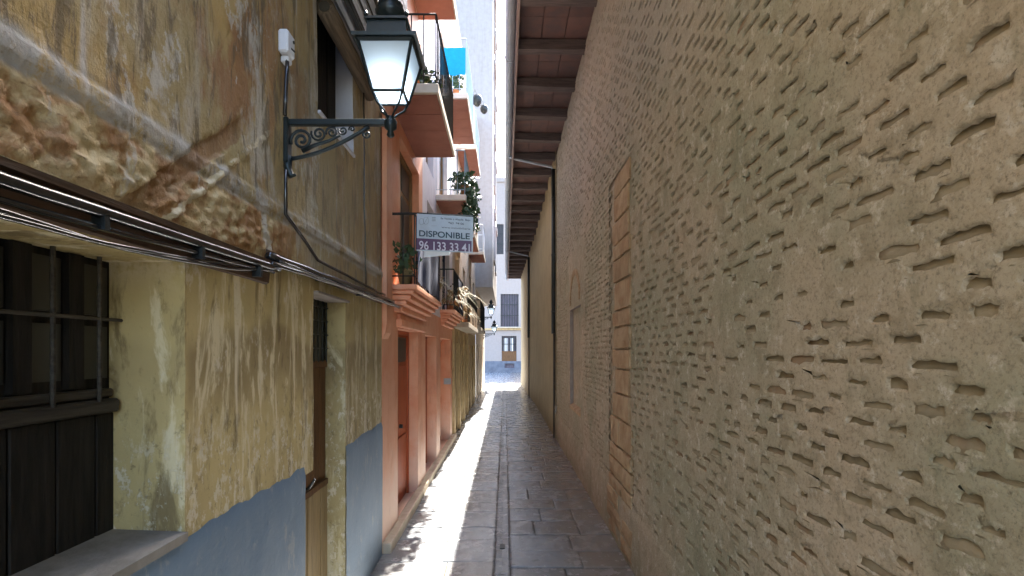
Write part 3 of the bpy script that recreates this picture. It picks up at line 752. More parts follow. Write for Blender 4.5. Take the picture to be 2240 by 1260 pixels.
# upper opening: dark shutter, log, grey slats
up = box('shutter', (XL-.19, 3.36, 3.56), (XL-.152, 4.15, 4.66), M['dark_wood'], oh)
for k in range(7):
    y0 = 3.37+k*.105; MB().box((XL-.16, y0, 3.57), (XL-.135+.01*(k % 2), y0+.095, 4.62), .004).build('plank', M['dark_wood'], up)
MB().box((XL-.15, 3.35, 3.545), (XL+.012, 4.13, 3.565)).build('opening_sill', M['white_reveal'], oh)
lg = MB(); pts = [(XL+.035+.006*math.sin(k), 3.36+k*.19, 4.235+.006*math.cos(k*1.7)) for k in range(7)]
lg.tube(pts, .06, 12, True, [.062, .064, .058, .060, .057, .060, .055]); lg.build('log_lintel', M['log'], oh, True)
MB().tube([(XL+.035, 3.352, 4.24), (XL+.035, 3.362, 4.24)], .036, 10).build('log_end', M['joint'], oh)
cn = MB().box((XL-.0, 3.0, 4.335), (XL+.36, 4.62, 4.35)).build('slat_canopy', M['joint'], oh)
for k in range(7):
    x0 = XL+.0+k*.05
    MB().box((x0, 2.95, 4.285+k*.006+.006*(k % 2)), (x0+.034, 4.60+random.uniform(-.03, .03), 4.332+k*.004), .004).build('slat', M['grey_slat'], cn)
MB().box((XL+.17, 2.95, 4.268), (XL+.188, 4.63, 4.30)).build('iron_strip', M['iron'], cn)
for k in range(9):
    z0 = 4.36+k*.16; MB().box((XL+.30, 2.96, z0), (XL+.335, 4.62, z0+.15), .004).build('slat', M['grey_slat'], cn)
box('canopy_back', (XL, 2.98, 4.36), (XL+.29, 4.6, 5.8), M['joint'], cn)

# cable shelf and cables
cs = thing('cable_shelf', (XL, 2.8, 2.4), 'brown wooden board carrying black cables under the upper plaster at left', 'cable shelf')
MB().prism([(XL-.005, 2.335), (XL+.012, 2.345), (XL+.02, 2.42), (XL+.042, 2.432), (XL+.044, 2.452), (XL-.005, 2.468)], 'y', -1, 2.62).build('board', M['shelf'], cs)
MB().prism([(XL-.005, 2.455), (XL+.020, 2.470), (XL+.030, 2.505), (XL-.005, 2.52)], 'y', 2.60, YE-.02).build('board', M['shelf'], cs)
for yb in (1.0, 1.5, 1.98, 2.45, 3.3, 4.2):
    MB().box((XL-.0, yb-.01, 2.352 if yb < 2.6 else 2.45), (XL+.056, yb+.01, 2.40 if yb < 2.6 else 2.50)).build('clip', M['iron'], cs)
def cable(pts, r, label, wob=.004, mat='cable', grp='cables along the ochre house'):
    P = []; 
    for a, b in zip(pts[:-1], pts[1:]):
        n_ = max(2, int((Vector(b)-Vector(a)).length/.09))
        for k in range(n_):
            t = k/n_; p = Vector(a).lerp(Vector(b), t)
            p += Vector((float(vn(p.y*5, p.z*5, r*900)), 0, float(vn(p.y*4, p.z*4, r*500+3))))*wob
            P.append(p)
    P.append(Vector(pts[-1]))
    o = MB().tube(P, r, 8).build('cable', M[mat], None, True); return tag(o, label, 'cable', grp)
cable([(XL+.04, -.5, 2.398), (XL+.04, 1.3, 2.400), (XL+.04, 2.66, 2.425)], .020, 'thick glossy black cable running just under the brown board at left', .002)
cable([(XL+.035, -.5, 2.350), (XL+.035, 1.3, 2.352), (XL+.035, 2.62, 2.40)], .009, 'thin black cable directly below the thick one under the board', .003)
cable([(XL+.04, 2.56, 2.475), (XL+.045, 3.8, 2.492), (XL+.06, 5.3, 2.505)], .020, 'thick black cable over the narrow door toward the salmon house')
cable([(XL+.055, 2.56, 2.435), (XL+.05, 3.8, 2.462), (XL+.06, 5.6, 2.47)], .012, 'medium black cable below the thick one above the narrow door')
cable([(XL+.075, 2.60, 2.448), (XL+.075, 3.6, 2.455), (XL+.07, 5.9, 2.485)], .008, 'thin black cable in front of the bundle above the narrow door', .006)
def sag(a, b, drop, n=12):
    return [tuple(Vector(a).lerp(Vector(b), k/n) - Vector((0, 0, drop*4*(k/n)*(1-k/n)))) for k in range(n+1)]
cable(sag((XL+.05, .7, 2.36), (XL+.03, 2.5, 2.395), .06), .008, 'slack cable crossing in front of the dark window top', .004)
cable(sag((XL+.07, .7, 2.315), (XL+.03, 2.3, 2.385), .035), .007, 'lower slack cable twisted over the dark window top', .006)
cable([(XL+.03, 2.80, 3.575), (XL+.025, 2.78, 3.27)], .011, 'black cable dropping from the white junction box to the lantern bracket', .002)
cable([(XL+.025, 2.79, 2.98), (XL+.02, 2.80, 2.74), (XL+.035, 2.86, 2.70), (XL+.03, 3.25, 2.575), (XL+.03, 4.2, 2.56), (XL+.03, YE, 2.55)], .010, 'black cable leaving the lantern bracket down over the string course')
cable([(XL+.02, 4.35, 4.3), (XL+.02, 4.36, 3.3), (XL+.02, 4.42, 2.55)], .006, 'thin dark cable hanging down the wall right of the lantern')
jb = thing('junction_box', (XL, 2.82, 3.6), 'small white plastic junction box on the ochre wall above the lantern bracket', 'junction box')
MB().box((XL-.005, 2.755, 3.60), (XL+.050, 2.855, 3.725), .010).build('box_body', M['plastic'], jb)
MB().box((XL-.005, 2.79, 3.565), (XL+.04, 2.84, 3.60), .006).build('cable_gland', M['plastic'], jb)
MB().tube([(XL+.049, 2.83, 3.69), (XL+.055, 2.83, 3.69)], .009, 8).build('screw', M['iron'], jb)
MB().tube([(XL+.049, 2.80, 3.64), (XL+.053, 2.84, 3.645)], .005, 6).build('cover_slot', M['iron'], jb)

# ================================================================== LANTERN
def lantern(lx, ly, zb, xwall, label, glow=True):
    L = thing('street_lantern', (xwall, ly, zb), label, 'street lamp', 'wall lanterns on the left side of the alley')
    m = M['lamp_iron']; c = (lx, ly)
    # bracket
    br = MB(); zt = zb+.03
    br.box((xwall, ly-.016, zt-.022), (lx+.03, ly+.016, zt+.012), .004)
    br.build('arm', m, L)
    MB().box((xwall-.005, ly-.03, zb-.20), (xwall+.022, ly+.03, zb+.05), .006).build('wall_plate', m, L)
    MB().tube([(xwall+.012, ly, zb-.16), (xwall+.010, ly, zb-.22), (xwall+.03, ly, zb-.27), (xwall+.055, ly, zb-.262)], .017, 8, True, [.026, .024, .018, .008]).build('bracket_tail', m, L, True)
    pts = []
    for k in range(13):
        t = k/12; pts.append((xwall+.02+.44*t, ly, zb-.175 + .178*t**1.15 - .022*math.sin(math.pi*t)))
    MB().tube(pts, .011, 6).build('brace', m, L, True)
    def spiral(cx, cz, r0, turns, ph, sg, rr):
        P = []
        n_ = int(14*turns)
        for k in range(n_+1):
            t = k/n_; a = ph + sg*turns*2*math.pi*t; r_ = r0*(1-.86*t)
            P.append((cx+r_*math.cos(a), ly, cz+r_*math.sin(a)))
        return MB().tube(P, rr, 6).build('scroll', m, L, True)
    spiral(xwall+.088, zb-.072, .062, 1.9, R(200), -1, .0085)
    spiral(xwall+.182, zb-.036, .042, 1.8, R(160), 1, .0065)
    spiral(xwall+.255, zb-.028, .034, 1.7, R(200), -1, .006)
    spiral(xwall+.315, zb-.018, .026, 1.5, R(160), 1, .005)
    spiral(xwall+.365, zb-.010, .018, 1.3, R(200), -1, .0045)
    spiral(lx-.13, zb-.040, .026, 1.4, R(90), 1, .006)
    MB().tube([(xwall+.09, ly, zb-.13), (xwall+.16, ly, zb-.10), (xwall+.24, ly, zb-.075), (xwall+.30, ly, zb-.045)], .009, 6, True, [.014, .011, .009, .006]).build('leaf_scroll', m, L, True)
    MB().lathe(c, [(.012, zb-.055), (.022, zb-.045), (.015, zb-.02), (.034, zb-.005), (.036, zb+.03), (.02, zb+.045), (.028, zb+.055)], 12).build('socket', m, L, True)
    # lantern body
    z0 = zb+.165; z1 = zb+.405; h0, h1 = .082, .142
    pst = MB()
    for a, b in ((-1,-1),(1,-1),(1,1),(-1,1)):
        pst.tube([(c[0]+a*h0, c[1]+b*h0, z0), (c[0]+a*h1, c[1]+b*h1, z1)], .009, 4)
    for z_, h_ in ((z0, h0), (z1, h1)):
        q = [(c[0]+a*h_, c[1]+b*h_, z_) for a, b in ((-1,-1),(1,-1),(1,1),(-1,1))]
        for k in range(4): pst.tube([q[k], q[(k+1) % 4]], .009 if z_ == z0 else .013, 4)
    pst.build('frame', m, L)
    g0, g1 = h0-.003, h1-.003
    for k, (a, b) in enumerate(((-1,-1),(1,-1),(1,1),(-1,1))):
        a2, b2 = ((1,-1),(1,1),(-1,1),(-1,-1))[k]
        vs = [(c[0]+a*g0, c[1]+b*g0, z0), (c[0]+a2*g0, c[1]+b2*g0, z0), (c[0]+a2*g1, c[1]+b2*g1, z1), (c[0]+a*g1, c[1]+b*g1, z1)]
        mkobj('pane', vs, [(0,1,2,3)], M['lampglass'], L)
    hb = h0-.003
    mkobj('bottom_pane', [(c[0]-hb, c[1]-hb, z0-.001), (c[0]+hb, c[1]-hb, z0-.001), (c[0]+hb, c[1]+hb, z0-.001), (c[0]-hb, c[1]+hb, z0-.001)], [(3,2,1,0)], M['lampglass'], L)
    for a, b in ((-1,-1),(1,-1),(1,1),(-1,1)):
        MB().tube([(c[0]+a*h0, c[1]+b*h0, z0), (c[0]+a*.062, c[1]+b*.062, z0-.05), (c[0]+a*.03, c[1]+b*.03, z0-.085), (c[0]+a*.012, c[1]+b*.012, z0-.112)], .0065, 6).build('strut', m, L, True)
    rf = MB(); rf.frustum(c, .168, z1+.004, .170, z1+.022).frustum(c, .160, z1+.022, .118, z1+.048).frustum(c, .108, z1+.048, .102, z1+.125).frustum(c, .116, z1+.125, .112, z1+.140)
    rf.build('roof', m, L)
    MB().lathe(c, [(.05, z1+.14), (.035, z1+.16), (.045, z1+.175), (.075, z1+.20), (.085, z1+.225), (.06, z1+.25), (.07, z1+.265), (.03, z1+.30), (.012, z1+.34), (.004, z1+.36)], 14).build('finial', m, L, True)
    for a, b in ((-1,-1),(1,-1),(1,1),(-1,1)):
        MB().lathe((c[0]+a*.108, c[1]+b*.108), [(.010, z1+.14), (.013, z1+.152), (.004, z1+.168)], 8).build('knob', m, L, True)
    if glow:
        MB().lathe(c, [(.012, z0+.008), (.040, z0+.015), (.046, z0+.035), (.034, z0+.06), (.016, z0+.08)], 12).build('bulb', M['bulb'], L, True)
        MB().tube([(c[0], c[1], z0+.08), (c[0], c[1], z1+.01)], .013, 8).build('lamp_holder', m, L, True)
    return L
L0 = lantern(-.632, 2.85, 3.235, XL, 'large lit lantern on scrolled black bracket fixed to the ochre plaster wall')
copy_tree(L0, Vector((.06, 18.2, .12)), 'nearer of the two tiny far lanterns with white glass at the alley end')
copy_tree(L0, Vector((.06, 24.3, -.35)), 'farther and lower of the two tiny far lanterns at the alley end')

# ================================================================== LEFT ROW HOUSES
def leaves(mb, c, rad, n, size, droop=0.0, rnd=random):
    for k in range(n):
        while True:
            p = Vector((rnd.uniform(-1,1), rnd.uniform(-1,1), rnd.uniform(-1,1)))
            if p.length < 1: break
        p = Vector((c[0]+p.x*rad[0], c[1]+p.y*rad[1], c[2]+p.z*rad[2]))
        d = Vector((rnd.uniform(-1,1), rnd.uniform(-1,1), rnd.uniform(-1,.8)-droop)).normalized()
        s_ = d.cross(Vector((rnd.uniform(-1,1), rnd.uniform(-1,1), rnd.uniform(-1,1)))).normalized()
        l = size*rnd.uniform(.4, 1.6); w_ = l*.32
        mb.add([p, p+d*l*.5+s_*w_, p+d*l, p+d*l*.5-s_*w_], [(0,1,2,3)])
    return mb
def blades(mb, c, n, length, spread, droop):
    for k in range(n):
        a = random.uniform(0, 2*math.pi); e = random.uniform(.3, 1.2); l = length*random.uniform(.6, 1.2)
        P = []
        for i in range(6):
            t = i/5; rr = spread*l*t*math.cos(e)
            P.append(Vector((c[0]+rr*math.cos(a), c[1]+rr*math.sin(a), c[2]+l*math.sin(e)*t - droop*l*t*t)))
        sd = Vector((-math.sin(a), math.cos(a), .3)).normalized()*.006
        vs = []
        for i, p in enumerate(P):
            w_ = 1.0-.8*i/5; vs += [p-sd*w_, p+sd*w_]
        mb.add(vs, [(2*i, 2*i+1, 2*i+3, 2*i+2) for i in range(5)])
    return mb

def plant(loc, label, kind='leafy', s=1.0, potm='pot', n=160):
    nm = {'leafy': 'potted_plant', 'dry': 'dried_plant', 'trail': 'trailing_plant'}[kind]
    t = thing(nm, loc, label, 'plant', 'plants on the balconies')
    x, y, z = loc; ph = .16*s
    MB().lathe((x, y), [(.055*s, z), (.085*s, z+ph*.9), (.095*s, z+ph*.92), (.095*s, z+ph), (.08*s, z+ph), (.078*s, z+ph*.9)], 12).build('pot', M[potm], t, True)
    if kind == 'leafy':
        leaves(MB(), (x, y, z+ph+.12*s), (.15*s, .17*s, .17*s), n, .08*s).build('foliage', M['leaf'], t)
        leaves(MB(), (x, y, z+ph+.17*s), (.13*s, .15*s, .14*s), n//4, .07*s).build('pale_foliage', M['leaf2'], t)
    elif kind == 'trail':
        mb = leaves(MB(), (x, y, z+ph+.08*s), (.26*s, .34*s, .22*s), n, .10*s)
        leaves(mb, (x+.1*s, y, z-.20*s), (.16*s, .24*s, .40*s), n, .10*s, .8); mb.build('foliage', M['leaf'], t)
    else:
        blades(MB(), (x, y, z+ph*.9), n, .50*s, 1.0, .9).build('dry_leaves', M['dry'], t)
        leaves(MB(), (x, y, z+ph+.05), (.13*s, .16*s, .12*s), n//2, .09*s, .5).build('brown_leaves', M['dry2'], t)
    return t

def opening(h, y0, y1, z0, z1, x, mat, kind='window', panes=2, dp=.15, pm='pane'):
    nm = 'door' if kind == 'door' else 'window'
    d = box(nm, (x-dp-.03, y0-.02, z0-.01), (x-dp+.003, y1+.02, z1+.01), M[mat], h)
    fr = MB().box((x-dp, y0, z0), (x-dp+.035, y0+.05, z1)).box((x-dp, y1-.05, z0), (x-dp+.035, y1, z1)).box((x-dp, y0+.05, z1-.05), (x-dp+.035, y1-.05, z1))
    fr.build('frame', M[mat], d)
    w_ = (y1-y0-.1)/panes
    for k in range(panes):
        ya = y0+.05+k*w_
        if kind == 'door':
            MB().box((x-dp, ya+.05, z0+.10), (x-dp+.018, ya+w_-.05, z0+.85), .01).build('door_panel', M[mat], d)
            MB().box((x-dp, ya+.05, z0+.95), (x-dp+.018, ya+w_-.05, z1-.45), .01).build('door_panel', M[mat], d)
            MB().box((x-dp, ya+.05, z1-.38), (x-dp+.012, ya+w_-.05, z1-.08)).build('pane', M['pane'], d)
        else:
            MB().box((x-dp, ya+.05, z0+.55), (x-dp+.010, ya+w_-.05, z0+(z1-z0)*.72)).build('pane', M[pm], d)
            MB().box((x-dp, ya+.05, z0+(z1-z0)*.76), (x-dp+.010, ya+w_-.05, z1-.08)).build('pane', M[pm], d)
            MB().box((x-dp, ya+.05, z0+.06), (x-dp+.02, ya+w_-.05, z0+.48), .01).build('door_panel', M[mat], d)
    if kind == 'door':
        MB().tube([(x-dp+.02, (y0+y1)/2+.1, z0+1.0), (x-dp+.06, (y0+y1)/2+.1, z0+1.0)], .025, 8).build('handle', M['iron'], d)
    return d
def balcony(h, x, y0, y1, zt, proj, th, slabm, rail, rh=.78, sp=.115, tiles='terracotta', screen=None, nosoffit=False):
    b = box('balcony', (x-.02, y0, zt-th), (x+proj, y1, zt), M[slabm], h, .008)
    if not nosoffit:
        n_ = max(2, int(round((y1-y0)/.42)))
        for k in range(n_):
            ya = y0+.03+(y1-y0-.06)*k/n_; yb = y0+.03+(y1-y0-.06)*(k+1)/n_
            MB().box((x+.005, ya+.006, zt-th-.012), (x+proj-.02, yb-.006, zt-th-.002)).build('soffit_tile', M[tiles], b)
    xo = x+proj-.03; rl = MB()
    P = [(x, y0+.03), (xo, y0+.03), (xo, y1-.03), (x, y1-.03)]
    for k in range(3):
        a, c_ = P[k], P[k+1]
        for zz, t_ in ((zt+rh, .012), (zt+.09, .007)):
            rl.tube([(a[0], a[1], zz), (c_[0], c_[1], zz)], t_, 4)
    rl.build('handrail', M[rail], b)
    for k in range(3):
        a, c_ = Vector((*P[k], 0)), Vector((*P[k+1], 0)); n_ = max(2, int((c_-a).length/sp))
        for i in range(n_+1 if k == 1 else n_):
            p = a.lerp(c_, i/n_)
            MB().tube([(p.x, p.y, zt), (p.x, p.y, zt+rh)], .0065, 4).build('baluster', M[rail], b)
    return b

def facade(h, x, y0, y1, z0, z1, holes, mat, name='wall', step=.35, revm=None):
    ex = [v for ho in holes for v in ho[:2]]; ez = [v for ho in holes for v in ho[2:4]]
    mats = [M[mat]] + ([M[revm]] if revm else [])
    hs = [(*ho[:4], ho[4] if len(ho) > 4 else .15, 1 if revm else 0) for ho in holes]
    return sheet(name, mats, h, x, lines(y0, y1, step, ex), lines(z0, z1, step, ez), hs, lambda y, z: .006*fbm(y*1.5, z*1.5, 2, 3), 1, False)

# --- salmon house
A = thing('salmon_house', (XL, 6.3, 0), 'salmon painted house with for rent board on its balcony beside the ochre house', 'house')
YA0, YA1 = 5.06, 7.55
facade(A, XL, YA0+.002, YA1, -.02, 2.45, [(5.82, 7.18, .04, 2.26, .16)], 'salmon', 'ground_floor_wall', .12)
facade(A, XL, YA0+.002, YA1, 2.45, 11.5, [(5.92, 7.25, 2.74, 4.48, .13), (5.8, 6.9, 4.70, 6.15, .13), (5.8, 6.9, 6.70, 8.3, .13)], 'salmon', 'upper_wall', .2)
box('wall_core', (XL-.5, YA0, 0), (XL-.22, YA1, 11.4), M['salmon'], A)
opening(A, 5.82, 7.18, .04, 2.26, XL, 'salmon_dark', 'door', 1, .16)
MB().box((XL-.155, 5.95, 1.86), (XL-.125, 6.9, 2.16)).build('grille', M['iron'], A)
opening(A, 5.92, 7.25, 2.74, 4.48, XL, 'tan_door', 'window', 2, .13)
opening(A, 5.8, 6.9, 4.70, 6.15, XL, 'tan_door', 'window', 2, .13)
opening(A, 5.8, 6.9, 6.70, 8.3, XL, 'tan_door', 'window', 2, .13)
for (a, b, n_) in ((5.07, 5.36, 'pilaster'),):
    MB().prism([(XL, 2.12), (XL+.03, 2.18), (XL+.045, 2.28), (XL+.045, 4.9), (XL, 4.95)], 'y', 5.08, 5.33).build('pilaster', M['salmon'], A)
MB().box((XL-.01, 5.74, 2.27), (XL+.06, 7.52, 2.36), .01).box((XL-.01, 5.80, 2.36), (XL+.035, 7.50, 2.42)).build('cornice', M['salmon'], A)
b1 = balcony(A, XL, 5.47, 7.60, 2.71, .275, .055, 'salmon', 'iron', .75, nosoffit=True)
for k, (pr, za, zb_) in enumerate(((.235, 2.61, 2.652), (.195, 2.555, 2.606), (.14, 2.50, 2.551), (.08, 2.43, 2.496))):
    MB().box((XL-.01, 5.50+.045*k, za), (XL+pr, 7.57-.05*k, zb_), .008).build('moulding', M['salmon'], b1)
b2_ = balcony(A, XL, 5.26, 7.02, 4.73, .53, .10, 'cream', 'iron', .72)
b3_ = balcony(A, XL, 5.0, 7.25, 6.74, .53, .10, 'cream', 'iron', .8)
MB().box((XL-.02, 5.10, -.02), (XL+.085, 12.0, .10), .01).build('step', M['beige'], A)
# --- pale house
B = thing('pale_house', (XL, 9.6, 0), 'house with pale lilac upper walls and salmon ground floor, second past the ochre house', 'house')
YB0, YB1 = 7.55, 11.8
facade(B, XL, YB0+.003, YB1, -.02, 2.62, [(7.86, 9.1, .04, 2.25, .2), (9.6, 11.4, .04, 2.25, .22)], 'salmon', 'ground_floor_wall', .12)
facade(B, XL, YB0+.003, YB1, 2.62, 11.0, [(8.0, 8.9, 2.8, 4.35, .13), (9.9, 11.2, 2.74, 4.35, .13), (9.5, 10.8, 4.75, 6.2, .13), (9.7, 10.9, 6.75, 8.2, .13), (7.9, 8.7, 4.9, 6.1, .13)], 'pale', 'upper_wall', .25)
box('wall_core', (XL-.5, YB0, 0), (XL-.26, YB1, 10.9), M['pale'], B)
opening(B, 7.86, 9.1, .04, 2.25, XL, 'salmon_dark', 'door', 1, .2)
opening(B, 9.6, 11.4, .04, 2.25, XL, 'salmon', 'door', 2, .22)
for (a, b, c_, d_) in ((8.0, 8.9, 2.8, 4.35), (9.9, 11.2, 2.74, 4.35), (9.5, 10.8, 4.75, 6.2), (9.7, 10.9, 6.75, 8.2), (7.9, 8.7, 4.9, 6.1)):
    opening(B, a, b, c_, d_, XL, 'navy' if c_ < 4 else 'tan_door', 'window', 2, .13)
bb1 = balcony(B, XL, 9.56, 11.75, 2.77, .285, .055, 'salmon', 'iron', .75, nosoffit=True)
for k, (pr, za, zb_) in enumerate(((.235, 2.68, 2.712), (.19, 2.62, 2.676), (.13, 2.56, 2.616), (.07, 2.49, 2.556))):
    MB().box((XL-.01, 9.60+.05*k, za), (XL+pr, 11.70-.05*k, zb_), .008).build('moulding', M['salmon'], bb1)
balcony(B, XL, 9.0, 11.2, 4.73, .53, .10, 'cream', 'rail_pale', .78)
balcony(B, XL, 9.4, 11.5, 6.70, .53, .10, 'cream', 'rail_pale', 1.0)
nb = MB().box((XL-.14, 11.36, 1.27), (XL+.012, 11.41, 1.40)).build('number_plate', M['ink_grey'], B)
# --- tan houses
Ch = thing('tan_house', (XL, 14, 0), 'tan brown fronted house with white railings halfway down the alley', 'house')
facade(Ch, XL, 11.805, 16.5, -.02, 2.55, [(12.3, 13.2, .04, 2.2, .15), (13.9, 14.6, .04, 2.2, .15), (15.3, 16.1, .04, 2.2, .15)], 'tan', 'ground_floor_wall', .3)
facade(Ch, XL, 11.805, 16.5, 2.55, 10.5, [(12.6, 13.6, 2.7, 4.4), (14.7, 15.7, 2.7, 4.4), (12.6, 13.6, 4.9, 6.4), (14.7, 15.7, 4.9, 6.4), (13.2, 14.2, 7.2, 8.7)], 'cream', 'upper_wall', .4)
box('wall_core', (XL-.5, 11.8, 0), (XL-.2, 16.5, 10.4), M['tan'], Ch)
for (a, b) in ((12.3, 13.2), (13.9, 14.6), (15.3, 16.1)): opening(Ch, a, b, .04, 2.2, XL, 'tan_door', 'door', 1)
for (a, b, c_, d_) in ((12.6, 13.6, 2.7, 4.4), (14.7, 15.7, 2.7, 4.4), (12.6, 13.6, 4.9, 6.4), (14.7, 15.7, 4.9, 6.4), (13.2, 14.2, 7.2, 8.7)): opening(Ch, a, b, c_, d_, XL, 'tan_door', 'window', 1)
for a in (11.84, 13.3, 14.75, 16.2): MB().box((XL, a, 0), (XL+.05, a+.28, 2.50)).build('pilaster', M['tan'], Ch)
balcony(Ch, XL, 12.1, 16.2, 2.68, .36, .12, 'beige', 'iron', .8, .2, nosoffit=True)
balcony(Ch, XL, 12.2, 14.0, 4.78, .5, .09, 'cream', 'white', .85, .16)
balcony(Ch, XL, 12.8, 14.8, 7.1, .5, .09, 'cream', 'rail_pale', .9, .18)
D = thing('cream_house', (XL, 18.7, 0), 'cream fronted house with tan ground floor near the far lanterns', 'house')
facade(D, XL, 16.505, 21.0, -.02, 2.6, [(17.0, 17.9, .04, 2.2), (18.8, 19.6, .04, 2.2), (20.2, 20.8, .6, 2.1)], 'tan', 'ground_floor_wall', .4)
facade(D, XL, 16.505, 21.0, 2.6, 11.5, [(17.4, 18.3, 2.9, 4.6), (19.3, 20.2, 2.9, 4.6), (17.4, 18.3, 5.4, 7.0), (19.3, 20.2, 5.4, 7.0)], 'cream', 'upper_wall', .5)
box('wall_core', (XL-.5, 16.5, 0), (XL-.2, 21, 11.4), M['cream'], D)
for (a, b) in ((17.0, 17.9), (18.8, 19.6)): opening(D, a, b, .04, 2.2, XL, 'tan_door', 'door', 1)
for (a, b, c_, d_) in ((17.4, 18.3, 2.9, 4.6), (19.3, 20.2, 2.9, 4.6), (17.4, 18.3, 5.4, 7.0), (19.3, 20.2, 5.4, 7.0)): opening(D, a, b, c_, d_, XL, 'tan_door', 'window', 1)
balcony(D, XL, 17.1, 20.6, 2.80, .42, .12, 'beige', 'iron', .9, .25, nosoffit=True)
balcony(D, XL, 17.1, 18.7, 5.3, .5, .1, 'cream', 'white', .9, .25)
E = thing('tall_cream_building', (XL, 26, 0), 'tall pale building with jutting upper storeys at the far left end of the alley', 'building')
facade(E, XL+.02, 21.005, 30.0, -.02, 4.6, [(22, 23, .04, 2.3), (25, 26, .04, 2.3), (28, 29, .6, 2.2)], 'cream', 'ground_floor_wall', .8)
for (a, b) in ((22, 23), (25, 26)): opening(E, a, b, .04, 2.3, XL+.02, 'tan_door', 'door', 1)
MB().box((XL-2.0, 21.0, 4.6), (-.5, 30.0, 26)).build('upper_storeys', M['grey_cream'], E)
for z0 in (6.0, 9.2, 12.4, 15.6, 18.8):
    for y0 in (22.2, 25.4):
        s_ = MB().box((-.50, y0-.12, z0-.12), (-.44, y0+1.3, z0)).box((-.50, y0-.12, z0+1.9), (-.40, y0+1.3, z0+2.08)).box((-.50, y0-.12, z0), (-.45, y0, z0+1.9)).box((-.50, y0+1.18, z0), (-.45, y0+1.3, z0+1.9)).build('window_surround', M['end_white'], E)
        MB().box((-.499, y0, z0), (-.48, y0+1.18, z0+1.9)).build('shutter', M['shutter'], s_)
MB().box((-.50, 20.9, 26), (-.28, 30.1, 26.3)).build('cornice', M['end_white'], E)

# --- end building across the square
EB = thing('end_building', (0, 48, 0), 'pale building with barred windows closing the view at the end of the alley', 'building')
def ebf():
    hs = [(-.32, 1.06, 1.07, 3.4), (-.42, 1.25, 4.28, 7.3), (-1.06, -.15, 11.0, 13.8), (-.05, .85, .42, .85), (-4.4, -3.2, 4.3, 7.2), (4, 5.2, 4.3, 7.2)]
    xs = sorted(set([-9, 11] + [h[0] for h in hs] + [h[1] for h in hs])); zs = sorted(set([0, 3.9, 18] + [h[2] for h in hs] + [h[3] for h in hs]))
    up_ = MB(); lo = MB()
    for i in range(len(xs)-1):
        for j in range(len(zs)-1):
            xc = (xs[i]+xs[i+1])/2; zc = (zs[j]+zs[j+1])/2
            if any(h[0] < xc < h[1] and h[2] < zc < h[3] for h in hs): continue
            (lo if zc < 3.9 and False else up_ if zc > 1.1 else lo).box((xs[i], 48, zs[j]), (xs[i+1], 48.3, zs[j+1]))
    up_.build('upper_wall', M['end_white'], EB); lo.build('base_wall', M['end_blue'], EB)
    box('wall_core', (-9, 48.31, 0), (11, 52, 17.9), M['end_white'], EB)
    for h in hs:
        d_ = MB().box((h[0]-.02, 48.2, h[2]-.02), (h[1]+.02, 48.25, h[3]+.02)).build('window', M['shutter'], EB)
        if h[3] - h[2] > 1:
            n_ = 7; 
            for k in range(n_):
                xx = h[0]+(h[1]-h[0])*(k+.5)/n_; MB().box((xx-.03, 48.05, h[2]), (xx+.03, 48.09, h[3])).build('grille_bar', M['iron'], d_)
            for k in (1, 2): 
                zz = h[2]+(h[3]-h[2])*k/3; MB().box((h[0], 48.03, zz), (h[1], 48.05, zz+.05)).build('grille_bar', M['iron'], d_)
    MB().box((-.3, 48.02, 1.07), (1.04, 48.1, 2.0)).build('lower_panel', M['door_brown'], EB)
    MB().box((-.1, 48.10, 2.0), (.25, 48.14, 3.2)).box((.5, 48.10, 2.0), (.8, 48.14, 3.2)).build('curtain', M['white'], EB)
    MB().box((-9, 47.82, 3.95), (11, 48.0, 4.12)).build('cornice', M['tan'], EB)
    MB().box((-.7, 47.6, 4.12), (1.5, 48.0, 4.22)).build('balcony_slab', M['beige'], EB)
    MB().box((-9, 47.9, 17.7), (11, 48.05, 18.1)).build('parapet', M['end_white'], EB)
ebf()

# ================================================================== THINGS ON BALCONIES
# for-rent board
sg = thing('rental_sign', (-.94, 5.45, 3.25), 'rectangular board reading DISPONIBLE and 96 133 33 41 hung from the balcony rail', 'sign')
Ysg = 5.42; s_ = Ysg/F
def sp(px, py, dy=0): return ((px-CX)*s_, Ysg+dy, H+(CY-py)*s_)
tl, tr, br_, bl = sp(912, 467), sp(1035, 475), sp(1034, 553), sp(911, 548)
def quadbox(q, y0, y1):
    return MB().add([(p[0], y0, p[2]) for p in q] + [(p[0], y1, p[2]) for p in q], [(0,1,2,3), (7,6,5,4), (0,4,5,1), (1,5,6,2), (2,6,7,3), (3,7,4,0)])
quadbox([bl, br_, tr, tl], Ysg, Ysg+.012).build('board', M['sign_pale'], sg)
def lerp(a, b, t): return tuple(a[i]+(b[i]-a[i])*t for i in range(3))
quadbox([lerp(bl, tl, .03), lerp(lerp(br_, tr, .03), bl, .02), lerp(lerp(br_, tr, .335), bl, .02), lerp(bl, tl, .335)], Ysg-.002, Ysg-.0005).build('purple_band', M['sign_purple'], sg)
ang = math.atan2(tr[2]-tl[2], tr[0]-tl[0])
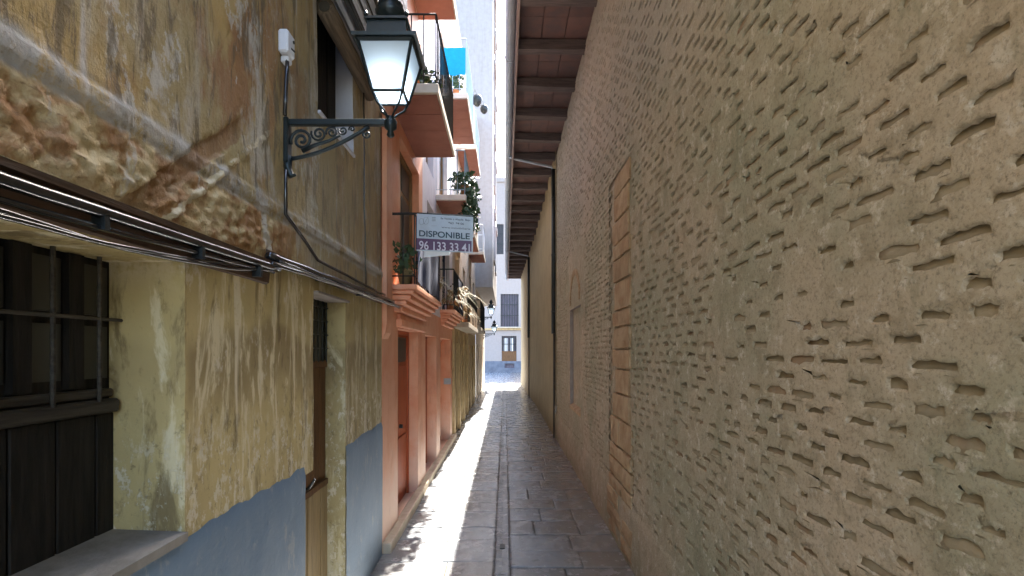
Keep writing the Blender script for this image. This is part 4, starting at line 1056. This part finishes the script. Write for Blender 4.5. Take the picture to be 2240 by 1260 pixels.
def text(body, px, py, wpx, hpx, mat, bold=0.0, name='lettering'):
    cu = bpy.data.curves.new('lettering', 'FONT'); cu.body = body; cu.size = 1; cu.offset = bold; cu.extrude = 0; cu.align_x = 'LEFT'
    tmp = bpy.data.objects.new('tmp', cu); col.objects.link(tmp)
    dg = bpy.context.evaluated_depsgraph_get(); me = bpy.data.meshes.new_from_object(tmp.evaluated_get(dg))
    bpy.data.objects.remove(tmp); 
    V = np.array([v.co[:] for v in me.vertices]); x0, y0 = V[:, 0].min(), V[:, 1].min(); W_, H_ = V[:, 0].max()-x0, V[:, 1].max()-y0
    p0 = sp(px, py); ww = wpx*s_; hh = hpx*s_; vs = []
    for v in V:
        u = (v[0]-x0)/W_*ww; q = (v[1]-y0)/H_*hh
        vs.append((p0[0]+u*math.cos(ang), Ysg-.004, p0[2]+q+u*math.sin(ang)))
    fs = [tuple(p.vertices) for p in me.polygons]; bpy.data.meshes.remove(me)
    return mkobj(name, vs, fs, M[mat], sg)
text('DISPONIBLE', 917, 517, 111, 13.5, 'ink', .018)
text('96 133 33 41', 917, 545.5, 111, 19, 'ink_white', .012)
text('Se Vende o Alquila  Bajo', 964, 481, 65, 5.5, 'ink', .01)
text('963  94 06', 981, 490, 34, 4.5, 'ink', .01)
text('www.inmobiliaria', 966, 499, 63, 4.0, 'ink', .0)
def ringm(cx, cy, rx, rz, t):
    P = [sp(cx+rx*math.cos(a), cy+rz*math.sin(a), -.004) for a in np.linspace(0, 2*math.pi, 17)]; return P
lo = MB()
for (cx, cy, rx, rz) in ((922, 485, 5, 7), (932, 483, 6, 8)): lo.tube(ringm(cx, cy, rx, rz, 0), .0018, 4)
lo.tube([sp(937, 474, -.004), sp(927, 491, -.004)], .0018, 4)
for (a, b, c_, d_) in ((945, 475, 953, 477), (945, 478.5, 953, 480.5), (945, 482, 953, 484), (944, 494, 956, 494.6)):
    q = [sp(a, d_), sp(c_, d_), sp(c_, b), sp(a, b)]; lo.add([(p[0], Ysg-.003, p[2]) for p in q], [(0,1,2,3)])
lo.build('logo', M['ink_grey'], sg)
quadbox([sp(927, 562), sp(984, 557), sp(984, 540), sp(927, 540)], Ysg+.02, Ysg+.03).build('back_board', M['paper'], sg)
MB().tube([(XL, 5.44, 3.452), (-.92, 5.44, 3.452), (-.34, 5.47, 3.43)], .008, 6).build('hanging_rod', M['iron'], sg)
# navy screens
def cloth(name, q0, q1, zt, zb, mat, label, cat, amp=.012, par=None):
    vs = []; fs = []; n_ = 16; m_ = 8
    a = Vector(q0); b = Vector(q1); nrm = (b-a).cross(Vector((0, 0, 1))).normalized()
    for i in range(n_+1):
        for j in range(m_+1):
            t = i/n_; u = j/m_; p = a.lerp(b, t); w_ = amp*math.sin(t*17+u*1.3)*(.4+u) + .006*float(vn(t*6, u*4, amp*100))
            vs.append((p.x+nrm.x*w_, p.y+nrm.y*w_, zt+(zb-zt)*u + .01*math.sin(t*9)*(u)))
    for i in range(n_):
        for j in range(m_): fs.append((i*(m_+1)+j, (i+1)*(m_+1)+j, (i+1)*(m_+1)+j+1, i*(m_+1)+j+1))
    k = len(vs); vs += [(v[0]+nrm.x*.004, v[1]+nrm.y*.004, v[2]) for v in vs]; fs += [tuple(i_+k for i_ in f)[::-1] for f in fs]
    return tag(mkobj(name, vs, fs, M[mat], None, True), label, cat)
cloth('balcony_screen', (XL+.262, 5.52, 0), (XL+.262, 7.45, 0), 3.44, 2.74, 'navy', 'dark navy cloth screen on the balcony rail right below the rental board', 'screen')
cloth('balcony_screen', (XL+.27, 10.4, 0), (XL+.27, 11.65, 0), 3.46, 2.80, 'navy', 'smaller navy cloth screen on the second low balcony beside dry plants', 'screen')
cloth('towel', (XL+.03, 9.40, 0), (XL+.49, 9.40, 0), 7.52, 7.02, 'cyan', 'bright cyan towel hanging over the high balcony end rail', 'towel', .008)
plant((XL+.12, 5.62, 2.715), 'round olive plant in a wicker basket at the near corner of the low salmon balcony', 'leafy', 1.0, 'basket', 70)
plant((XL+.2, 5.55, 4.735), 'dark green potted plant on the near edge of the upper salmon house balcony', 'leafy', 1.0)
plant((XL+.38, 5.75, 4.735), 'smaller potted plant beside it on the upper salmon house balcony', 'leafy', .8)
plant((XL+.25, 9.7, 6.705), 'leafy pot below the cyan towel on the highest balcony', 'leafy', 1.1)
plant((XL+.48, 9.25, 4.80), 'dark trailing plant spilling over the pale house balcony above the sign', 'trail', .9, 'pot', 220)
plant((XL+.50, 10.4, 4.90), 'second dark trailing plant farther along the pale house balcony', 'trail', .8, 'pot', 150)
plant((XL+.18, 9.75, 2.775), 'clump of pale dried grass blades at the near end of the second low balcony', 'dry', 1.1, 'pot', 60)
plant((XL+.22, 10.5, 2.90), 'taller pale dried plant arching over the second low balcony rail', 'dry', 1.5, 'pot', 60)
plant((XL+.16, 8.0, 2.93), 'brown dried plant between the two low balconies', 'dry', .8, 'basket', 60)
plant((XL+.25, 12.4, 2.685), 'dried bush at the start of the tan house balcony', 'dry', 1.0, 'pot', 40)
plant((XL+.40, 13.0, 4.785), 'small dark plant on the white railed tan house balcony', 'leafy', 1.1)
box_pl = MB()
for (yy, lab) in ((12.9, 'brown wooden planter box nearest on the tan house balcony'), (14.2, 'brown wooden planter box in the middle of the tan house balcony'), (15.3, 'brown wooden planter box farthest on the tan house balcony')):
    tag(MB().box((XL+.10, yy, 2.684), (XL+.34, yy+.9, 3.15), .012).build('planter_box', M['tan_door']), lab, 'planter', 'planter boxes on the tan house balcony')
for (x, y, z, lab) in ((-.62, 11.45, 7.55, 'round black pot hung outside the highest balcony rail'), (-.60, 14.75, 8.9, 'small round black pot hung farther along high on the left')):
    t = thing('hanging_pot', (x, y, z), lab, 'plant pot')
    MB().lathe((x, y), [(.04, z-.12), (.10, z-.06), (.12, z+.02), (.09, z+.10), (.05, z+.12)], 12).build('pot', M['iron'], t, True)
    MB().tube([(x, y, z+.1), (x-.05, y, z+.25), (x-.10, y, z+.1)], .008, 5).build('hook', M['iron'], t)

t = thing('shadow_disc', (-.82, 15.0, .0), 'small dark round disc put in for a shadow on the sunlit strip of paving', 'painted shadow')
MB().lathe((-.82, 15.0), [(.15, -.01), (.15, .006), (.135, .009)], 18).build('shadow_plate', M['iron'], t)  # dark disc laid on the paving in place of a shadow
t = thing('drain_grate', (-.03, 5.3, .0), 'tiny dark grate in the central channel of the paving', 'drain grate')
MB().box((-.055, 5.24, -.02), (.0, 5.36, .001)).build('grate', M['iron'], t)
